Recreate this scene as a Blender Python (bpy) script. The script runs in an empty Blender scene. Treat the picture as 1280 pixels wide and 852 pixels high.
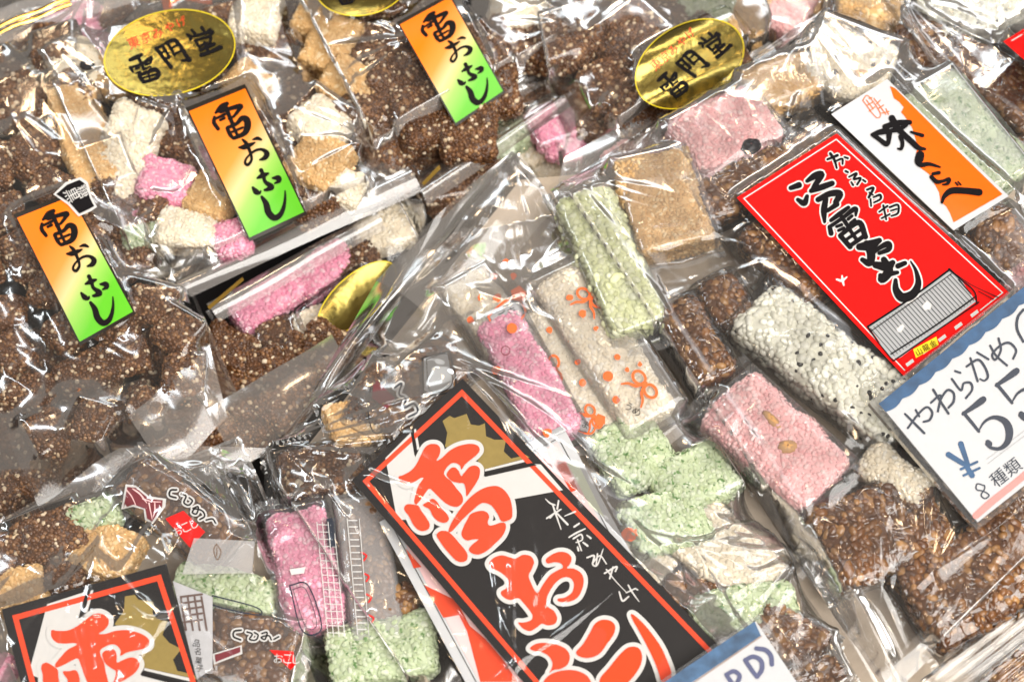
import bpy, math, random
import numpy as np
from mathutils import Vector, Matrix

random.seed(7)
RNG = np.random.default_rng(7)
SC = bpy.context.scene
COL = SC.collection

# ------------------------------------------------------------------ camera
S = 0.0004            # metres per photograph pixel at the reference distance
DIST = 1.0
TILT = math.radians(25)
CEN = np.array([0.0, 0.0, 0.06])
CAM = CEN + DIST * np.array([0.0, -math.sin(TILT), math.cos(TILT)])
FWD = np.array([0.0, math.sin(TILT), -math.cos(TILT)])
UPV = np.array([0.0, math.cos(TILT), math.sin(TILT)])
cd = bpy.data.cameras.new('camera')
cam = bpy.data.objects.new('camera', cd)
COL.objects.link(cam)
cam.location = CAM
cam.rotation_euler = (TILT, 0, 0)
cd.sensor_width = 36
cd.lens = 36 * DIST / (1280 * S)
cd.clip_start = 0.02
cd.clip_end = 50
cd.dof.use_dof = True
cd.dof.focus_distance = 0.975
cd.dof.aperture_fstop = 7.5
SC.camera = cam

# ------------------------------------------------------------------ light
SC.view_settings.view_transform = 'Standard'
SC.view_settings.look = 'None'
SC.view_settings.exposure = 0.2
SC.view_settings.gamma = 1.0
w = bpy.data.worlds.new('World')
SC.world = w
w.use_nodes = True
w.node_tree.nodes['Background'].inputs[0].default_value = (1.0, 0.88, 0.77, 1)
w.node_tree.nodes['Background'].inputs[1].default_value = 0.21

def area(name, loc, target, sx, sy, power, col):
    l = bpy.data.lights.new(name, 'AREA')
    l.shape = 'RECTANGLE'
    l.size, l.size_y = sx, sy
    l.energy = power
    l.color = col
    o = bpy.data.objects.new(name, l)
    COL.objects.link(o)
    o.location = loc
    d = Vector(target) - Vector(loc)
    o.rotation_euler = d.to_track_quat('-Z', 'Y').to_euler()
    return o

def bulb(name, loc, r, power, col):
    l = bpy.data.lights.new(name, 'POINT')
    l.shadow_soft_size = r
    l.energy = power
    l.color = col
    o = bpy.data.objects.new(name, l)
    COL.objects.link(o)
    o.location = loc
    return o

area('street_daylight', (0.75, -0.65, 1.65), (0.08, -0.02, 0), 1.5, 1.2, 50, (1.0, 0.97, 0.92))
area('added_sheen_light', (0.95, 1.40, 1.6), (0.1, 0.1, 0), 1.6, 1.0, 7.0, (0.96, 0.97, 1.0))  # dim unseen softbox, added to give the film a broad sheen
area('added_streak_light', (0.1, 1.30, 1.25), (0, 0, 0), 1.3, 0.20, 5.0, (0.86, 0.95, 1.0))  # unseen long panel, added for cool streaks reflected in the film
area('added_streak_light', (-1.25, 0.45, 1.1), (0, 0, 0), 0.09, 1.0, 7, (0.9, 0.96, 1.0))  # another added panel at the left, a further reflection source for the film
for lx, ly in ((-0.5, 0.98), (0.42, 0.92), (0.05, 1.2), (0.80, 0.30), (-0.95, -0.2), (0.25, -0.75)):
    bulb('stall_bulb', (lx, ly, 1.15), 0.055, 4.8, (1.0, 0.72, 0.44))

SC.cycles.use_denoising = True
SC.cycles.max_bounces = 7
SC.cycles.use_adaptive_sampling = True
SC.cycles.adaptive_threshold = 0.03
SC.cycles.transparent_max_bounces = 40
SC.cycles.diffuse_bounces = 3
SC.cycles.glossy_bounces = 2
SC.cycles.caustics_reflective = False
SC.cycles.sample_clamp_indirect = 4.0

# ------------------------------------------------------------------ helpers
def P(px, py, z):
    px = np.asarray(px, float); py = np.asarray(py, float); z = np.asarray(z, float)
    a = (px - 640) * S / DIST
    b = (426 - py) * S / DIST
    dx = a
    dy = FWD[1] + UPV[1] * b
    dz = FWD[2] + UPV[2] * b
    t = (z - CAM[2]) / dz
    return np.stack(np.broadcast_arrays(CAM[0] + t * dx, CAM[1] + t * dy, z + 0 * t), -1)

def PON(px, py, zf, off=0.0):
    """points on the surface z = zf(x, y)"""
    z = np.full(np.shape(np.asarray(px, float)), 0.07)
    for _ in range(8):
        q = P(px, py, z)
        z = zf(q[..., 0], q[..., 1]) + off
    return P(px, py, z)

def mesh_obj(name, verts, faces, mat, parent=None, smooth=True, uv=None, attr=None, mats=None):
    me = bpy.data.meshes.new(name)
    verts = np.asarray(verts, np.float32)
    nv = len(verts)
    if isinstance(faces, np.ndarray):
        faces = [faces]
    loops, starts, n = [], [], 0
    if len(faces) and isinstance(faces[0], np.ndarray):
        for f in faces:
            k = f.shape[1]
            loops.append(f.reshape(-1))
            starts.append(n + np.arange(len(f)) * k)
            n += f.size
        loops = np.concatenate(loops).astype(np.int32)
        starts = np.concatenate(starts).astype(np.int32)
        me.vertices.add(nv)
        me.vertices.foreach_set('co', verts.reshape(-1))
        me.loops.add(len(loops))
        me.loops.foreach_set('vertex_index', loops)
        me.polygons.add(len(starts))
        me.polygons.foreach_set('loop_start', starts)
        me.update(calc_edges=True)
        me.validate()
    else:
        me.from_pydata([tuple(map(float, v)) for v in verts], [], [tuple(int(i) for i in f) for f in faces])
    if uv is not None:
        ul = me.uv_layers.new(name='UVMap')
        li = np.empty(len(me.loops), np.int32)
        me.loops.foreach_get('vertex_index', li)
        ul.data.foreach_set('uv', np.asarray(uv, np.float32)[li].reshape(-1))
    if attr is not None:
        for k, v in attr.items():
            a = me.attributes.new(k, 'FLOAT', 'POINT')
            a.data.foreach_set('value', np.asarray(v, np.float32))
    if smooth:
        me.polygons.foreach_set('use_smooth', np.ones(len(me.polygons), bool))
    me.materials.append(mat)
    o = bpy.data.objects.new(name, me)
    COL.objects.link(o)
    if parent is not None:
        o.parent = parent
    return o

def tag(o, label=None, cat=None, group=None, kind=None):
    if label: o['label'] = label
    if cat: o['category'] = cat
    if group: o['group'] = group
    if kind: o['kind'] = kind
    return o

def empty(name):
    o = bpy.data.objects.new(name, None)
    o.empty_display_size = 0.01
    COL.objects.link(o)
    return o

def grid_faces(nu, nv):
    i = np.arange(nu - 1)[:, None]; j = np.arange(nv - 1)[None, :]
    a = (i * nv + j).reshape(-1)
    return np.stack([a, a + nv, a + nv + 1, a + 1], 1)

# ------------------------------------------------------------------ materials
def nodes(name):
    m = bpy.data.materials.new(name)
    m.use_nodes = True
    nt = m.node_tree
    nt.nodes.clear()
    out = nt.nodes.new('ShaderNodeOutputMaterial')
    return m, nt, out

def N(nt, kind, **kw):
    n = nt.nodes.new(kind)
    for k, v in kw.items():
        if k.startswith('i_'):
            n.inputs[k[2:].replace('_', ' ')].default_value = v
        else:
            setattr(n, k, v)
    return n

def plain(name, col, rough=0.5, metal=0.0, spec=0.2, var=0.06, scale=300.0, bump=0.0):
    m, nt, out = nodes(name)
    b = N(nt, 'ShaderNodeBsdfPrincipled')
    b.inputs['Roughness'].default_value = rough
    b.inputs['Metallic'].default_value = metal
    b.inputs['Specular IOR Level'].default_value = spec
    tc = N(nt, 'ShaderNodeTexCoord')
    no = N(nt, 'ShaderNodeTexNoise')
    no.inputs['Scale'].default_value = scale
    no.inputs['Detail'].default_value = 4
    nt.links.new(tc.outputs['Object'], no.inputs['Vector'])
    mr = N(nt, 'ShaderNodeMapRange')
    mr.inputs['To Min'].default_value = 1 - var * 2
    mr.inputs['To Max'].default_value = 1 + var * 2
    nt.links.new(no.outputs['Fac'], mr.inputs['Value'])
    mx = N(nt, 'ShaderNodeVectorMath', operation='SCALE')
    mx.inputs[0].default_value = col[:3]
    nt.links.new(mr.outputs[0], mx.inputs['Scale'])
    nt.links.new(mx.outputs[0], b.inputs['Base Color'])
    if bump:
        bp = N(nt, 'ShaderNodeBump')
        bp.inputs['Distance'].default_value = bump
        nt.links.new(no.outputs['Fac'], bp.inputs['Height'])
        nt.links.new(bp.outputs[0], b.inputs['Normal'])
    nt.links.new(b.outputs[0], out.inputs[0])
    return m

def film_mat(name, refl=2.0, rough=0.07, haze=0.03, crinkle=0.0004, cscale=110.0, fine=0.00008,
             tint=(0.995, 0.995, 0.995), hazecol=(0.85, 0.87, 0.9), facet=0.0):
    m, nt, out = nodes(name)
    tc = N(nt, 'ShaderNodeTexCoord')
    no = N(nt, 'ShaderNodeTexNoise')
    no.inputs['Scale'].default_value = cscale
    no.inputs['Detail'].default_value = 2
    no.inputs['Distortion'].default_value = 1.4
    nt.links.new(tc.outputs['Object'], no.inputs['Vector'])
    # ridged: fold the noise about its middle
    su = N(nt, 'ShaderNodeMath', operation='SUBTRACT'); su.inputs[1].default_value = 0.5
    nt.links.new(no.outputs['Fac'], su.inputs[0])
    ab = N(nt, 'ShaderNodeMath', operation='ABSOLUTE')
    nt.links.new(su.outputs[0], ab.inputs[0])
    b1 = N(nt, 'ShaderNodeBump')
    b1.inputs['Distance'].default_value = crinkle * 6
    b1.inputs['Strength'].default_value = 0.8
    b1.invert = True
    nt.links.new(ab.outputs[0], b1.inputs['Height'])
    n2 = N(nt, 'ShaderNodeTexNoise')
    n2.inputs['Scale'].default_value = cscale * 5
    n2.inputs['Detail'].default_value = 1
    nt.links.new(tc.outputs['Object'], n2.inputs['Vector'])
    b2 = N(nt, 'ShaderNodeBump')
    b2.inputs['Distance'].default_value = fine * 4
    b2.inputs['Strength'].default_value = 0.6
    nt.links.new(n2.outputs['Fac'], b2.inputs['Height'])
    nt.links.new(b1.outputs[0], b2.inputs['Normal'])
    last = b2
    if facet:
        vo = N(nt, 'ShaderNodeTexVoronoi')
        vo.inputs['Scale'].default_value = cscale * 1.6
        nt.links.new(tc.outputs['Object'], vo.inputs['Vector'])
        b3 = N(nt, 'ShaderNodeBump')
        b3.inputs['Distance'].default_value = facet
        b3.inputs['Strength'].default_value = 0.9
        nt.links.new(vo.outputs['Distance'], b3.inputs['Height'])
        nt.links.new(b2.outputs[0], b3.inputs['Normal'])
        last = b3
    fr = N(nt, 'ShaderNodeFresnel')
    fr.inputs['IOR'].default_value = 1.5
    mu = N(nt, 'ShaderNodeMath', operation='MULTIPLY'); mu.use_clamp = True
    mu.inputs[1].default_value = refl
    nt.links.new(fr.outputs[0], mu.inputs[0])
    mn = N(nt, 'ShaderNodeMath', operation='MINIMUM'); mn.inputs[1].default_value = 0.75
    nt.links.new(mu.outputs[0], mn.inputs[0])
    tr = N(nt, 'ShaderNodeBsdfTransparent'); tr.inputs[0].default_value = (*tint, 1)
    gl = N(nt, 'ShaderNodeBsdfGlossy'); gl.inputs['Roughness'].default_value = rough
    nt.links.new(last.outputs[0], gl.inputs['Normal'])
    df = N(nt, 'ShaderNodeBsdfDiffuse'); df.inputs[0].default_value = (*hazecol, 1)
    m1 = N(nt, 'ShaderNodeMixShader'); m1.inputs[0].default_value = haze
    nt.links.new(tr.outputs[0], m1.inputs[1]); nt.links.new(df.outputs[0], m1.inputs[2])
    m2 = N(nt, 'ShaderNodeMixShader')
    nt.links.new(mn.outputs[0], m2.inputs[0])
    nt.links.new(m1.outputs[0], m2.inputs[1]); nt.links.new(gl.outputs[0], m2.inputs[2])
    nt.links.new(m2.outputs[0], out.inputs[0])
    return m

def grain_mat(name, ramp, rough=0.4, spec=0.4, sss=0.0, speck=None):
    """colour of each puffed grain comes from its own 'tint' value"""
    m, nt, out = nodes(name)
    b = N(nt, 'ShaderNodeBsdfPrincipled')
    b.inputs['Roughness'].default_value = rough
    b.inputs['Specular IOR Level'].default_value = spec
    at = N(nt, 'ShaderNodeAttribute'); at.attribute_name = 'tint'
    cr = N(nt, 'ShaderNodeValToRGB')
    els = cr.color_ramp.elements
    while len(els) < len(ramp): els.new(0.5)
    for e, (p, c) in zip(els, ramp):
        e.position = p; e.color = (*c, 1)
    nt.links.new(at.outputs['Fac'], cr.inputs[0])
    tc = N(nt, 'ShaderNodeTexCoord')
    no = N(nt, 'ShaderNodeTexNoise'); no.inputs['Scale'].default_value = 55; no.inputs['Detail'].default_value = 5
    nt.links.new(tc.outputs['Object'], no.inputs['Vector'])
    mr = N(nt, 'ShaderNodeMapRange'); mr.inputs['From Min'].default_value = 0.3; mr.inputs['From Max'].default_value = 0.7
    mr.inputs['To Min'].default_value = 0.66; mr.inputs['To Max'].default_value = 1.14
    nt.links.new(no.outputs['Fac'], mr.inputs['Value'])
    sc = N(nt, 'ShaderNodeVectorMath', operation='SCALE')
    nt.links.new(cr.outputs[0], sc.inputs[0]); nt.links.new(mr.outputs[0], sc.inputs['Scale'])
    col = sc.outputs[0]
    if speck:
        n3 = N(nt, 'ShaderNodeTexNoise'); n3.inputs['Scale'].default_value = 330; n3.inputs['Detail'].default_value = 2
        nt.links.new(tc.outputs['Object'], n3.inputs['Vector'])
        m3 = N(nt, 'ShaderNodeMapRange'); m3.inputs['From Min'].default_value = 0.60; m3.inputs['From Max'].default_value = 0.68
        nt.links.new(n3.outputs['Fac'], m3.inputs['Value'])
        mx = N(nt, 'ShaderNodeMix', data_type='RGBA')
        nt.links.new(m3.outputs[0], mx.inputs[0]); nt.links.new(col, mx.inputs[6])
        mx.inputs[7].default_value = (*speck, 1)
        col = mx.outputs[2]
    nt.links.new(col, b.inputs['Base Color'])
    n4 = N(nt, 'ShaderNodeTexNoise'); n4.inputs['Scale'].default_value = 900; n4.inputs['Detail'].default_value = 3
    nt.links.new(tc.outputs['Object'], n4.inputs['Vector'])
    bp = N(nt, 'ShaderNodeBump'); bp.inputs['Distance'].default_value = 0.0005; bp.inputs['Strength'].default_value = 0.5
    nt.links.new(n4.outputs['Fac'], bp.inputs['Height'])
    nt.links.new(bp.outputs[0], b.inputs['Normal'])
    nt.links.new(b.outputs[0], out.inputs[0])
    return m

M = {}
M['film'] = film_mat('clear_bag_film', refl=1.25, rough=0.11, haze=0.012, crinkle=0.00004, cscale=26, fine=0.0, hazecol=(0.86, 0.82, 0.78))
M['film_soft'] = film_mat('soft_bag_film', refl=1.4, rough=0.13, haze=0.06, crinkle=0.00005, cscale=22, fine=0.0, hazecol=(0.84, 0.78, 0.72))
M['film_hazy'] = film_mat('hazy_bag_film', refl=1.6, rough=0.15, haze=0.13, crinkle=0.00005, cscale=22, fine=0.0, hazecol=(0.80, 0.74, 0.69))
M['strip'] = film_mat('folded_film_strip', refl=2.0, rough=0.12, haze=0.20, crinkle=0.00003, cscale=26, fine=0.0, hazecol=(0.80, 0.75, 0.72))
M['wrap'] = film_mat('crinkled_wrapper_film', refl=1.3, rough=0.08, haze=0.01, crinkle=0.00032, cscale=70, fine=0.0, facet=0.0006)
M['wrap_soft'] = film_mat('printed_wrapper_film', refl=1.2, rough=0.10, haze=0.05, crinkle=0.00010, cscale=50, fine=0.0)
M['wrap_white'] = film_mat('frosted_wrapper_film', refl=1.3, rough=0.12, haze=0.26, crinkle=0.0001, cscale=50, fine=0.0, hazecol=(0.80, 0.79, 0.80))
M['wrap_print'] = film_mat('white_printed_wrapper_film', refl=1.2, rough=0.11, haze=0.13, crinkle=0.0001, cscale=50, fine=0.0, hazecol=(0.88, 0.82, 0.76))
M['sleeve'] = film_mat('card_sleeve', refl=1.0, rough=0.12, haze=0.03, crinkle=0.00001, cscale=20, fine=0.0)

M['ink_black'] = plain('black_ink', (0.008, 0.007, 0.008), 0.6, spec=0.06)
M['ink_brush'] = plain('brush_ink', (0.010, 0.008, 0.008), 0.6, spec=0.06)
M['ink_red'] = plain('red_orange_ink', (0.70, 0.058, 0.018), 0.35, var=0.03)
M['ink_label_red'] = plain('label_red_ink', (0.72, 0.006, 0.005), 0.45, spec=0.08, var=0.03)
M['ink_orange'] = plain('orange_ink', (0.80, 0.12, 0.003), 0.4, var=0.03)
M['ink_print_orange'] = plain('wrapper_orange_ink', (0.85, 0.14, 0.03), 0.4)
M['ink_white'] = plain('white_ink', (0.56, 0.55, 0.54), 0.4, var=0.02)
M['ink_blue'] = plain('blue_ink', (0.022, 0.075, 0.17), 0.5, var=0.3, scale=140)
M['ink_pen'] = plain('dark_marker_ink', (0.018, 0.026, 0.045), 0.5, var=0.2, scale=200)
M['ink_pen_purple'] = plain('violet_marker_ink', (0.07, 0.08, 0.17), 0.5, var=0.1)
M['ink_coral'] = plain('coral_ink', (0.85, 0.24, 0.22), 0.5, var=0.06)
M['ink_pink'] = plain('pale_pink_print', (0.82, 0.52, 0.52), 0.45, var=0.02)
M['ink_grey'] = plain('grey_roof_print', (0.34, 0.35, 0.36), 0.45, var=0.03)
M['ink_yellow'] = plain('yellow_print', (0.80, 0.62, 0.02), 0.45)
M['ink_maroon'] = plain('maroon_print', (0.16, 0.02, 0.03), 0.45)
M['ink_gold'] = plain('gold_print', (0.34, 0.25, 0.075), 0.32, metal=0.35, var=0.08)
M['paper'] = plain('white_card_paper', (0.50, 0.51, 0.53), 0.5, var=0.02)
M['slip'] = plain('grey_white_slip', (0.42, 0.42, 0.44), 0.5)
M['black_paper'] = plain('glossy_black_card', (0.010, 0.009, 0.010), 0.35, spec=0.25, var=0.1)
M['foil_thread'] = plain('gold_foil_tie', (0.85, 0.55, 0.12), 0.18, metal=1.0)
M['bean'] = plain('black_bean_skin', (0.012, 0.012, 0.016), 0.25)
M['nut'] = plain('roasted_nut', (0.50, 0.27, 0.10), 0.4, var=0.12)
M['tray'] = plain('black_tray', (0.008, 0.007, 0.007), 0.6, spec=0.1)
M['step'] = plain('taupe_display_step', (0.44, 0.36, 0.28), 0.7, var=0.3, scale=38, bump=0.003)

G = {}
G['brown'] = grain_mat('millet_caramel', [(0.0, (0.050, 0.018, 0.006)), (0.4, (0.150, 0.062, 0.022)), (0.75, (0.30, 0.15, 0.060)), (0.9, (0.58, 0.44, 0.28)), (1.0, (0.72, 0.60, 0.45))], 0.3, 0.5)
G['dark'] = grain_mat('brown_sugar_rice', [(0.0, (0.075, 0.024, 0.006)), (0.5, (0.19, 0.075, 0.020)), (1.0, (0.42, 0.22, 0.075))], 0.25, 0.6)
G['tan'] = grain_mat('honey_rice', [(0.0, (0.55, 0.31, 0.11)), (0.6, (0.68, 0.44, 0.20)), (1.0, (0.80, 0.62, 0.38))], 0.45)
G['white'] = grain_mat('plain_rice', [(0.0, (0.80, 0.68, 0.49)), (0.6, (0.88, 0.80, 0.65)), (1.0, (0.92, 0.88, 0.80))], 0.45)
G['pink'] = grain_mat('pink_rice', [(0.0, (0.78, 0.22, 0.37)), (0.5, (0.87, 0.39, 0.52)), (1.0, (0.92, 0.64, 0.71))], 0.45)
G['palepink'] = grain_mat('pale_pink_rice', [(0.0, (0.80, 0.36, 0.37)), (0.5, (0.87, 0.50, 0.50)), (1.0, (0.92, 0.68, 0.67))], 0.45)
G['green'] = grain_mat('green_tea_rice', [(0.0, (0.38, 0.46, 0.25)), (0.5, (0.51, 0.59, 0.40)), (1.0, (0.66, 0.71, 0.55))], 0.45, speck=(0.10, 0.20, 0.06))
G['lime'] = grain_mat('pale_lime_rice', [(0.0, (0.60, 0.63, 0.32)), (0.5, (0.70, 0.73, 0.45)), (1.0, (0.80, 0.82, 0.60))], 0.45)
G['sesame'] = grain_mat('sesame_rice', [(0.0, (0.015, 0.013, 0.012)), (0.05, (0.02, 0.018, 0.016)), (0.06, (0.76, 0.75, 0.62)), (1.0, (0.88, 0.87, 0.78))], 0.35)
GRAIN = {  # radius, elongation, rough shape, min spacing factor
    'brown': (0.00098, 1.15, 0.24), 'dark': (0.0017, 1.45, 0.2), 'tan': (0.00095, 1.5, 0.16), 'white': (0.00105, 1.5, 0.20),
    'pink': (0.00105, 1.3, 0.15), 'palepink': (0.00115, 1.25, 0.13), 'green': (0.00115, 1.5, 0.19), 'lime': (0.0016, 1.3, 0.15),
    'sesame': (0.0018, 1.25, 0.14)}
WORD = {'brown': 'brown millet', 'dark': 'dark brown sugar', 'tan': 'golden tan', 'white': 'creamy white', 'pink': 'bright pink',
        'palepink': 'pale pink', 'green': 'green flecked', 'lime': 'pale lime green', 'sesame': 'white sesame'}

# ------------------------------------------------------------------ puffed candies
def sine_noise(p, rng, freq, n=7):
    v = np.zeros(len(p))
    for _ in range(n):
        k = rng.normal(size=3); k *= freq * rng.uniform(0.6, 1.5) / np.linalg.norm(k)
        v += np.sin(p @ k + rng.uniform(0, 6.28))
    return v / math.sqrt(n)

def dome():
    v = [(0, 0, 1.0)]
    n = 7
    for (r, z) in ((0.72, 0.70), (1.0, -0.05)):
        for k in range(n):
            a = 2 * math.pi * (k + (0.5 if r < 1 else 0)) / n
            v.append((r * math.cos(a), r * math.sin(a), z))
    tri, quad = [], []
    for k in range(n):
        j = (k + 1) % n
        tri.append((0, 1 + k, 1 + j))
        tri.append((1 + k, 1 + n + k, 1 + n + j))
        tri.append((1 + k, 1 + n + j, 1 + j))
    return np.array(v), np.array(tri)
DOME_V, DOME_T = dome()
CANDY_CACHE = {}

def candy_meshes(kind, L, W, H, var):
    q = 0.005
    key = (kind, round(L / q), round(W / q), round(H / q), var)
    if key in CANDY_CACHE: return CANDY_CACHE[key]
    rng = np.random.default_rng(abs(hash((key[1], key[2], key[3], var, len(kind), ord(kind[0])))) % 2**31)
    L, W, H = [max(2, k) * q for k in key[1:4]]
    gr, elong, lump = GRAIN[kind]
    h = np.array([L, W, H]) / 2
    r = min(h) * (0.35 if kind == 'tan' else 0.62)
    seed = int(rng.integers(1 << 30))
    def shape(p):
        inner = np.clip(p, -(h - r), h - r)
        n = p - inner
        ln = np.linalg.norm(n, axis=1, keepdims=True)
        n = n / np.maximum(ln, 1e-9)
        s = inner + n * r
        a = np.random.default_rng(seed)
        d = sine_noise(s, a, 260) * min(h) * lump * 0.55 + sine_noise(s, a, 700) * gr * 0.30
        s = s + n * d[:, None]
        t = sine_noise(s, a, 90)[:, None] * np.array([0.06, 0.06, 0.05]) * min(h) * 1.2
        return s + t, n
    # core
    cv, cf = [], []
    def face(ax, sg):
        u, v = [i for i in range(3) if i != ax]
        nu = max(5, int(h[u] * 2 / 0.0022)); nv = max(5, int(h[v] * 2 / 0.0022))
        a, b = np.meshgrid(np.linspace(-1, 1, nu), np.linspace(-1, 1, nv), indexing='ij')
        p = np.zeros((nu * nv, 3))
        p[:, ax] = sg * h[ax]; p[:, u] = a.reshape(-1) * h[u]; p[:, v] = b.reshape(-1) * h[v]
        f = grid_faces(nu, nv)
        flip = (sg > 0) != (ax == 1)
        if not flip: f = f[:, ::-1]
        return p, f
    n0 = 0
    for ax in range(3):
        for sg in (-1, 1):
            p, f = face(ax, sg)
            cv.append(p); cf.append(f + n0); n0 += len(p)
    cv = np.concatenate(cv); cf = np.concatenate(cf)
    cs, _ = shape(cv)
    # grains
    A = [W * H, W * H, L * H, L * H, L * W, L * W]
    tot = sum(A)
    need = int(tot / (math.pi * gr * gr * elong) * 4.0)
    pick = rng.choice(6, size=need, p=np.array(A) / tot)
    uv = rng.uniform(-1, 1, (need, 2))
    pts = np.zeros((need, 3))
    for k in range(6):
        ax, sg = k // 2, (k % 2) * 2 - 1
        u, v = [i for i in range(3) if i != ax]
        mk = pick == k
        pts[mk, ax] = sg * h[ax]; pts[mk, u] = uv[mk, 0] * h[u]; pts[mk, v] = uv[mk, 1] * h[v]
    gp, gn = shape(pts)
    keep = []
    cell = {}
    md = gr * (1.12 if kind in ('dark', 'sesame', 'lime') else 1.3) * math.sqrt(elong)
    inv = 1 / md
    for i in range(need):
        if gn[i, 2] < -0.35: continue
        x, y, z = gp[i]
        c = (int(x * inv + 999), int(y * inv + 999), int(z * inv + 999))
        ok = True
        for a in (-1, 0, 1):
            for b in (-1, 0, 1):
                for d in (-1, 0, 1):
                    for j in cell.get((c[0] + a, c[1] + b, c[2] + d), ()):
                        q_ = gp[j]
                        if (q_[0] - x) ** 2 + (q_[1] - y) ** 2 + (q_[2] - z) ** 2 < md * md:
                            ok = False; break
                    if not ok: break
                if not ok: break
            if not ok: break
        if ok:
            cell.setdefault(c, []).append(i); keep.append(i)
    gp = gp[keep]; gn = gn[keep]; n = len(gp)
    gn = gn + rng.normal(size=(n, 3)) * 0.22
    gn /= np.linalg.norm(gn, axis=1, keepdims=True)
    t = rng.normal(size=(n, 3)); t -= (t * gn).sum(1, keepdims=True) * gn
    t /= np.linalg.norm(t, axis=1, keepdims=True)
    bt = np.cross(gn, t)
    sz = gr * np.clip(rng.normal(1.0, 0.2, n), 0.55, 1.5)
    tint = rng.beta(1.7, 2.6 if kind == 'brown' else 2.0, n)
    if kind == 'brown': tint = np.where(rng.random(n) < 0.10, rng.uniform(0.85, 1, n), tint * 0.85)
    if kind == 'sesame':
        tint = np.where(rng.random(n) < 0.10, 0.0, 0.1 + 0.9 * tint)
        sz = np.where(tint < 0.01, sz * 0.55, sz)
    V = (gp[:, None, :] + DOME_V[None, :, 0:1] * t[:, None] * (sz * elong * rng.uniform(0.75, 1.3, n))[:, None, None]
         + DOME_V[None, :, 1:2] * bt[:, None] * (sz * rng.uniform(0.8, 1.25, n))[:, None, None]
         + DOME_V[None, :, 2:3] * gn[:, None] * (sz * (0.6 if kind == 'dark' else 0.85 if kind in ('brown', 'lime', 'sesame') else (0.72 if 'pink' in kind else 0.6)))[:, None, None])
    F = (DOME_T[None] + (np.arange(n) * len(DOME_V))[:, None, None]).reshape(-1, 3)
    co = mesh_obj('core', cs, cf, G[kind], attr={'tint': np.full(len(cs), 0.12 if kind in ('brown', 'dark') else (0.3 if kind != 'sesame' else 0.4))})
    go = mesh_obj('grains', V.reshape(-1, 3), F, G[kind], attr={'tint': np.repeat(tint, len(DOME_V))})
    res = (co.data, go.data)
    bpy.data.objects.remove(co); bpy.data.objects.remove(go)
    CANDY_CACHE[key] = res
    return res

class Box:
    """top surface of a lying block, for the draped film"""
    def __init__(s, x, y, L, W, ang, top, rad=0.004):
        s.x, s.y, s.L, s.W, s.a, s.top, s.r = x, y, L, W, ang, top, rad
    def __call__(s, X, Y):
        c, n = math.cos(s.a), math.sin(s.a)
        u = (X - s.x) * c + (Y - s.y) * n
        v = -(X - s.x) * n + (Y - s.y) * c
        d = np.maximum(np.abs(u) - s.L / 2, np.abs(v) - s.W / 2)
        z = s.top - np.clip((d + s.r), 0, None) ** 2 / (2 * s.r)
        return np.where(d < 0, z, -1.0)

class Quad:
    """flat sheet (card) for the draped film"""
    def __init__(s, pts, lift=0.0006):
        s.p = np.asarray(pts, float); s.l = lift
        A = np.c_[s.p[:, 0], s.p[:, 1], np.ones(len(s.p))]
        s.k = np.linalg.lstsq(A, s.p[:, 2], rcond=None)[0]
    def z(s, X, Y): return s.k[0] * X + s.k[1] * Y + s.k[2]
    def __call__(s, X, Y):
        ins = np.ones(np.shape(X), bool)
        c = s.p[:, :2].mean(0)
        for i in range(len(s.p)):
            a, b = s.p[i, :2], s.p[(i + 1) % len(s.p), :2]
            e = b - a; nn = np.array([-e[1], e[0]])
            if (c - a) @ nn < 0: nn = -nn
            ins &= ((X - a[0]) * nn[0] + (Y - a[1]) * nn[1]) > -0.001 * np.linalg.norm(nn)
        return np.where(ins, s.z(X, Y) + s.l, -1.0)

N_VAR = {}
def place_dims(cx, cy, Lp, Wp, ang, z):
    a = math.radians(ang)
    d = np.array([math.cos(a), math.sin(a)]); e = np.array([-d[1], d[0]])
    def wl(v, n):
        p = P(cx - v[0] * n / 2, cy - v[1] * n / 2, z); q = P(cx + v[0] * n / 2, cy + v[1] * n / 2, z)
        return q - p
    l = wl(d, Lp); ww = wl(e, Wp)
    return P(cx, cy, z), np.linalg.norm(l[:2]), np.linalg.norm(ww[:2]), math.atan2(l[1], l[0])

def candy(kind, cx, cy, Lp, Wp, ang, z0, label, group=None, hp=None, cont=None, wrapmat=None, tilt=6, name='puffed_rice_candy', inflate=1.12):
    Hh = (hp if hp else min(Wp, Lp, 70) * 0.72) * S
    c, L, W, a = place_dims(cx, cy, Lp, Wp, ang, z0 + Hh / 2)
    k = N_VAR.get(kind, 0); N_VAR[kind] = k + 1
    cm, gm = candy_meshes(kind, L, W, Hh, k % 3)
    o = bpy.data.objects.new(name, cm); COL.objects.link(o)
    o.location = c
    o.rotation_euler = (math.radians(random.uniform(-tilt, tilt)), math.radians(random.uniform(-tilt, tilt)), a)
    g = bpy.data.objects.new('puffed_grains', gm); COL.objects.link(g); g.parent = o
    g['kind'] = 'stuff'
    tag(o, label, 'candy', group)
    lift = 0.001 + 0.5 * (L * abs(math.sin(o.rotation_euler.y)) + W * abs(math.sin(o.rotation_euler.x)))
    box = Box(c[0], c[1], L + 0.003, W + 0.003, a, z0 + Hh + 0.0018 + lift)
    if wrapmat:
        o.rotation_euler = (0, 0, a)
        box = wrapper(o, L, W, Hh, wrapmat, inflate)
        box.x, box.y, box.a = c[0], c[1], a
        box.top = z0 + Hh + 0.0042
    if cont is not None: cont.append(box)
    o['_'] = 0
    del o['_']
    return o, c, L, W, Hh, a

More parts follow.
